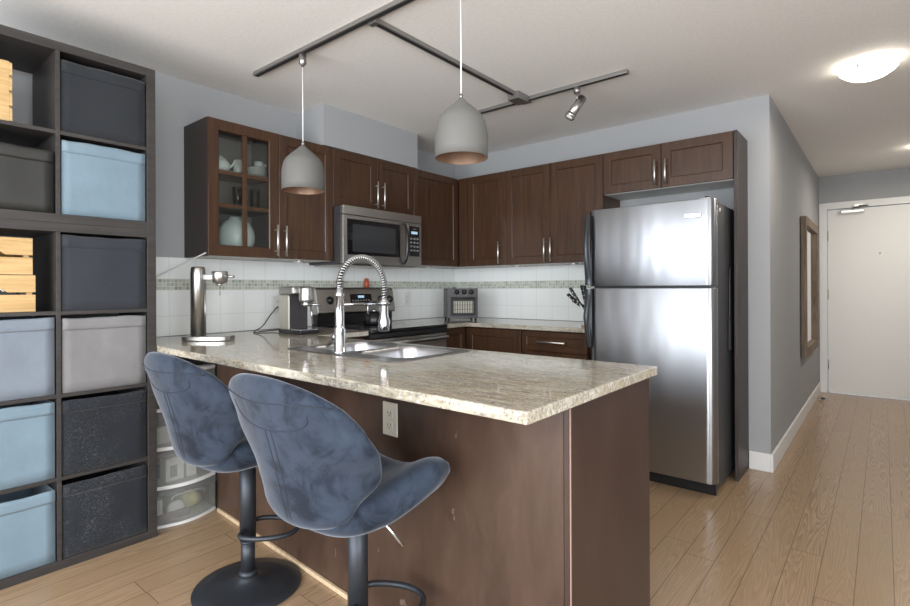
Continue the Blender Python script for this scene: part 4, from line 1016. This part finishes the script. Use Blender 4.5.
# ------------------------------------------------------------------ bar stools
def stool():
    t = thing('bar_stool', '', 'bar stool', (0, 0, 0))
    # base
    prof = [(0, .012), (.200, .0), (.205, .004), (.203, .009), (.15, .015), (.09, .021), (.055, .029), (.038, .040), (.033, .050), (0, .050)]
    prof[0] = (0, 0)
    MB().lathe(prof, n=56).done('base_plate', 'stool_metal', t)
    MB().lathe([(0, .0505), (.035, .0505), (.036, .056), (.034, .068), (0, .068)], n=28).done('collar', 'stool_metal', t)
    MB().cyl((0, 0, .0685), (0, 0, .185), .0265, n=28).lathe([(.0265, .178), (.029, .180), (.029, .186), (.0265, .188)], n=28, closed=True).done('inner_post', 'stool_metal', t)
    MB().cyl((0, 0, .1885), (0, 0, .515), .0310, n=28).done('outer_post', 'stool_metal', t)
    # footrest D loop
    a0 = math.radians(36); d = Vector((math.cos(a0), math.sin(a0), 0)); p = Vector((-d.y, d.x, 0)); z = Vector((0, 0, .235))
    pts = [z-p*.033+d*.002, z-p*.066+d*.0, z-p*.088+d*.02, z-p*.094+d*.07, z-p*.082+d*.135, z-p*.048+d*.185, z+d*.20, z+p*.048+d*.185, z+p*.082+d*.135, z+p*.094+d*.07, z+p*.088+d*.02, z+p*.066+d*.0, z+p*.033+d*.002]
    MB().tube(pts, .0095, 12, sub=4).done('footrest', 'stool_metal', t)
    # mechanism + lever
    MB().box(-.08, .08, -.08, .08, .5155, .528).done('seat_plate', 'black_plastic', t)
    MB().tube([(.03, .02, .520), (.075, .02, .505), (.15, .045, .43)], [.004, .0045, .006], 10).done('height_lever', 'chrome', t)
    # ---- cushion builder
    def cushion(mid, thick, nu=44, nv=36, name='seat', flat=.0, ex=6):
        # mid(s,t) s in[-1,1], t in[-1,1] -> Vector ; thick(s,t)
        e = 1e-3
        def nrm(s_, t_):
            a = mid(s_+e, t_)-mid(s_-e, t_); b = mid(s_, t_+e)-mid(s_, t_-e); return a.cross(b).normalized()
        bm = bmesh.new(); G = {}
        for side in (0, 1):
            for j in range(nv+1):
                for i in range(nu+1):
                    s_ = -math.cos(PI*i/nu); t_ = -math.cos(PI*j/nv)
                    edge = i in (0, nu) or j in (0, nv)
                    if side == 1 and edge: G[(1, i, j)] = G[(0, i, j)]; continue
                    # squircle mapping keeps corners round
                    x = s_*math.sqrt(1-t_*t_/2); y = t_*math.sqrt(1-s_*s_/2)
                    x = x*.36+s_*.64; y = y*.36+t_*.64
                    h_ = thick(x, y)*(max(0, 1-abs(s_)**ex)*max(0, 1-abs(t_)**ex))**.5
                    P_ = mid(x, y)+nrm(x, y)*h_*(1 if side == 0 else -1)
                    G[(side, i, j)] = bm.verts.new(P_)
            for j in range(nv):
                for i in range(nu):
                    q = [G[(side, i, j)], G[(side, i+1, j)], G[(side, i+1, j+1)], G[(side, i, j+1)]]
                    if side == 1: q = q[::-1]
                    try: f_ = bm.faces.new(q); f_.smooth = True
                    except ValueError: pass
        mb = MB(); mb.bm.free(); mb.bm = bm; return mb.done(name, 'velvet', t), nrm
    def lerp_tab(tab, x):
        if x <= tab[0][0]: return tab[0][1]
        for (a, va), (b, vb) in zip(tab, tab[1:]):
            if x <= b: k = (x-a)/(b-a); k = k*k*(3-2*k); return va+(vb-va)*k
        return tab[-1][1]
    def back_mid(s_, t_):
        v = min(1, max(0, (t_+1)/2))
        hw = lerp_tab([(0, .175), (.15, .20), (.38, .245), (.62, .285), (.84, .272), (1, .235)], v)
        z_ = .545+.418*v - .030*v*v*abs(s_)**2.5 + .006*(1-v)**2*abs(s_)**2
        yc_ = -.215-.115*v**1.1
        wrap = lerp_tab([(0, .05), (.4, .135), (.7, .10), (1, .05)], v)
        return Vector((s_*hw, yc_+wrap*abs(s_)**2.0, z_))
    bk, bn = cushion(back_mid, lambda s_, t_: .030+.006*(1-((t_+1)/2)), name='backrest')
    def seat_mid(s_, t_):
        v = min(1, max(0, (t_+1)/2))
        hw = lerp_tab([(0, .18), (.3, .215), (.7, .275), (.88, .268), (1, .21)], v)
        y_ = -.215+.400*v - .01*v*abs(s_)**3
        wing = lerp_tab([(0, .02), (.35, .03), (.72, .115), (.9, .105), (1, .07)], v)
        z_ = .556-.012*math.sin(PI*v)+.034*v + wing*abs(s_)**2.2 + .01*(1-v)
        return Vector((s_*hw, y_, z_))
    st_, sn = cushion(seat_mid, lambda s_, t_: .050+.012*abs(s_)**2, name='seat')
    # seams lying on the outer face of the back
    def onback(s_, t_, off=.0):
        h_ = (.030+.006*(1-((t_+1)/2)))
        # evaluate the same thickness falloff using approximate inverse (s,t ~ x,y)
        k = (max(0, 1-min(1, abs(s_)*1.03)**6)*max(0, 1-min(1, abs(t_)*1.03)**6))**.5
        n1 = bn(s_, t_); sg = 1 if n1.y < 0 else -1
        return back_mid(s_, t_)+n1*sg*(h_*k+off)
    for name, pts in (('seam', [(-.93+1.86*i/24, .78-.05*math.cos(2*PI*(i/24-.5)*1.0)) for i in range(25)]),
                      ('seam', [(.10, .40-1.28*i/14) for i in range(15)]), ('seam', [(.17, .40-1.28*i/14) for i in range(15)]),
                      ('seam', [(.52*math.cos(a)+.12, .70-.30*math.sin(a)) for a in [PI*i/20 for i in range(21)]])):
        MB().tube([onback(a, b_, -.0005) for a, b_ in pts], .0024, 6).done(name, 'seam_dark', bk)
    return t
s1 = stool(); s1.location = (1.217, -2.775, 0); s1['label'] = 'blue velvet bar stool nearer the dark cube shelving'; s1['group'] = 'velvet bar stools at the peninsula'
dup(s1, (1.935, -2.812, 0), 'blue velvet bar stool in front, beside the ivory outlet', rz=0)

# ------------------------------------------------------------------ track lights, pendants, ceiling lamps
TZ = ZC-.0005
tk = thing('light_track', 'long steel ceiling track of three joined rails', 'track light rail', (1.4, -1.7, TZ))
def rail(p0, p1):
    p0, p1 = Vector(p0), Vector(p1); d = p1-p0; L_ = d.length; a = math.atan2(d.y, d.x)
    M = Matrix.Translation((p0.x, p0.y, TZ)) @ Matrix.Rotation(a, 4, 'Z')
    o = Box(0, L_, -.017, .017, -.022, 0, M).done('rail', 'track_metal', tk, .002)
    Box(.01, L_-.01, -.008, .008, -.0228, -.0215, M).done('slot', 'slot_dark', o)
rail((.421, -2.285, 0), (2.35, -2.270, 0)); rail((1.385, -2.260, 0), (1.385, -.975, 0)); rail((.70, -.955, 0), (2.063, -.955, 0))
Box(1.36, 1.41, -2.263, -2.235, TZ-.030, TZ-.001).done('joiner', 'track_metal', tk, .002)
Box(1.345, 1.425, -1.10, -.975, TZ-.046, TZ-.001).box(1.35, 1.42, -.974, -.92, TZ-.028, TZ-.0225).done('feed_box', 'track_metal', tk, .003)
def pendant(x, y, zt, zb, r, label):
    t = thing('pendant_lamp', label, 'pendant lamp', (x, y, zb), 'grey dome pendants over the peninsula')
    MB().lathe([(0, TZ-.0235), (.019, TZ-.0235), (.019, TZ-.072), (.010, TZ-.080), (.004, TZ-.09), (0, TZ-.09)], (x, y, 0), 20).done('track_adapter', 'track_metal', t)
    MB().cyl((x, y, zt+.012), (x, y, TZ-.088), .0028, n=8).done('cord', 'cord_white', t)
    H_ = zt-zb
    outer = [(.0, 1.0), (.007, 1.0), (.012, .975), (.25*r, .915), (.55*r, .80), (.80*r, .69), (.91*r, .60), (.97*r, .49), (r, .37), (1.0*r, .18), (1.0*r, .0)]
    inner = [(.975*r, .0), (.975*r, .18), (.975*r, .37), (.945*r, .49), (.88*r, .59), (.77*r, .67), (.52*r, .78), (.2*r, .89), (0, .95)]
    MB().lathe([(a, zb+b_*H_) for a, b_ in outer]+[(a, zb+b_*H_) for a, b_ in inner[:1]], (x, y, 0), 48).done('shade', 'pendant_grey', t)
    MB().lathe([(a, zb+b_*H_) for a, b_ in inner], (x, y, 0), 48).done('shade_lining', 'copper_inside', t, label='copper coloured inner lining')
    MB().cyl((x, y, zt-.002), (x, y, zt+.014), .0075, n=14).done('cord_grip', 'hinge_metal', t)
    MB().cyl((x, y, zt-.10), (x, y, zt-.03), .02).lathe([(0, zt-.155), (.022, zt-.15), (.03, zt-.13), (.02, zt-.105), (.0, zt-.10)], (x, y, 0), 20).done('bulb', 'socket_white', t)
pendant(.868, -2.277, 1.926, 1.690, .107, 'smaller looking grey dome pendant lamp hanging further back near the glass cabinet')
pendant(1.905, -2.263, 1.925, 1.690, .103, 'grey dome pendant lamp hanging nearer, above the peninsula end')
sp = thing('track_spotlight', 'small steel spotlight tilted downward on the rear ceiling track', 'spotlight', (1.75, -.955, TZ-.03))
MB().cyl((1.75, -.955, TZ-.0235), (1.75, -.955, TZ-.06), .020).cyl((1.75, -.955, TZ-.06), (1.75, -.955, TZ-.10), .007).done('stem', 'track_metal', sp)
dv = (Vector((-.45, -.55, -1))).normalized(); pc = Vector((1.757, -.945, TZ-.085)); q = pc + Vector((.018, .014, 0))
MB().cyl(q, q+dv*.13, .026, .027, n=24).done('barrel', 'brushed_steel', sp)
MB().cyl(q+dv*.1305, q+dv*.150, .031, .031, n=24).done('rim', 'chrome', sp)
MB().cyl(q+dv*.1505, q+dv*.152, .022, n=20).done('lens', 'puck_lens', sp)
def flush(x, y, label, power):
    t = thing('ceiling_light', label, 'ceiling light', (x, y, TZ), 'flush ceiling lights')
    MB().lathe([(0, TZ), (.10, TZ), (.10, TZ-.018), (.08, TZ-.022), (0, TZ-.022)], (x, y, 0), 36).done('mount', 'white_plastic', t)
    MB().lathe([(0, TZ-.092), (.045, TZ-.089), (.08, TZ-.077), (.11, TZ-.058), (.128, TZ-.042), (.130, TZ-.038), (.122, TZ-.040), (.08, TZ-.067), (0, TZ-.082)], (x, y, 0), 48).done('glass_bowl', 'lamp_glass', t)
    for k in range(3):
        a = 2*PI*k/3+2.3; MB().cyl((x+.124*math.cos(a), y+.124*math.sin(a), TZ-.050), (x+.124*math.cos(a), y+.124*math.sin(a), TZ-.018), .008, n=12).done('clip', 'nickel', t)
    for kind, e_, z_ in (('POINT', .45, -.030), ('AREA', power, -.100)):
        l_ = bpy.data.lights.new('ceiling_bulb', kind); l_.energy = e_; l_.color = (1, .90, .76)
        if kind == 'AREA': l_.shape = 'DISK'; l_.size = .22
        else: l_.shadow_soft_size = .04
        o = bpy.data.objects.new('ceiling_bulb', l_); o.location = (0, 0, z_); COL.objects.link(o); o.parent = t
flush(3.11, -.18, 'larger glowing flush ceiling light nearer the kitchen', 3.0); flush(3.50, 2.25, 'far glowing flush ceiling light cut by the right edge near the entrance', 6.5)
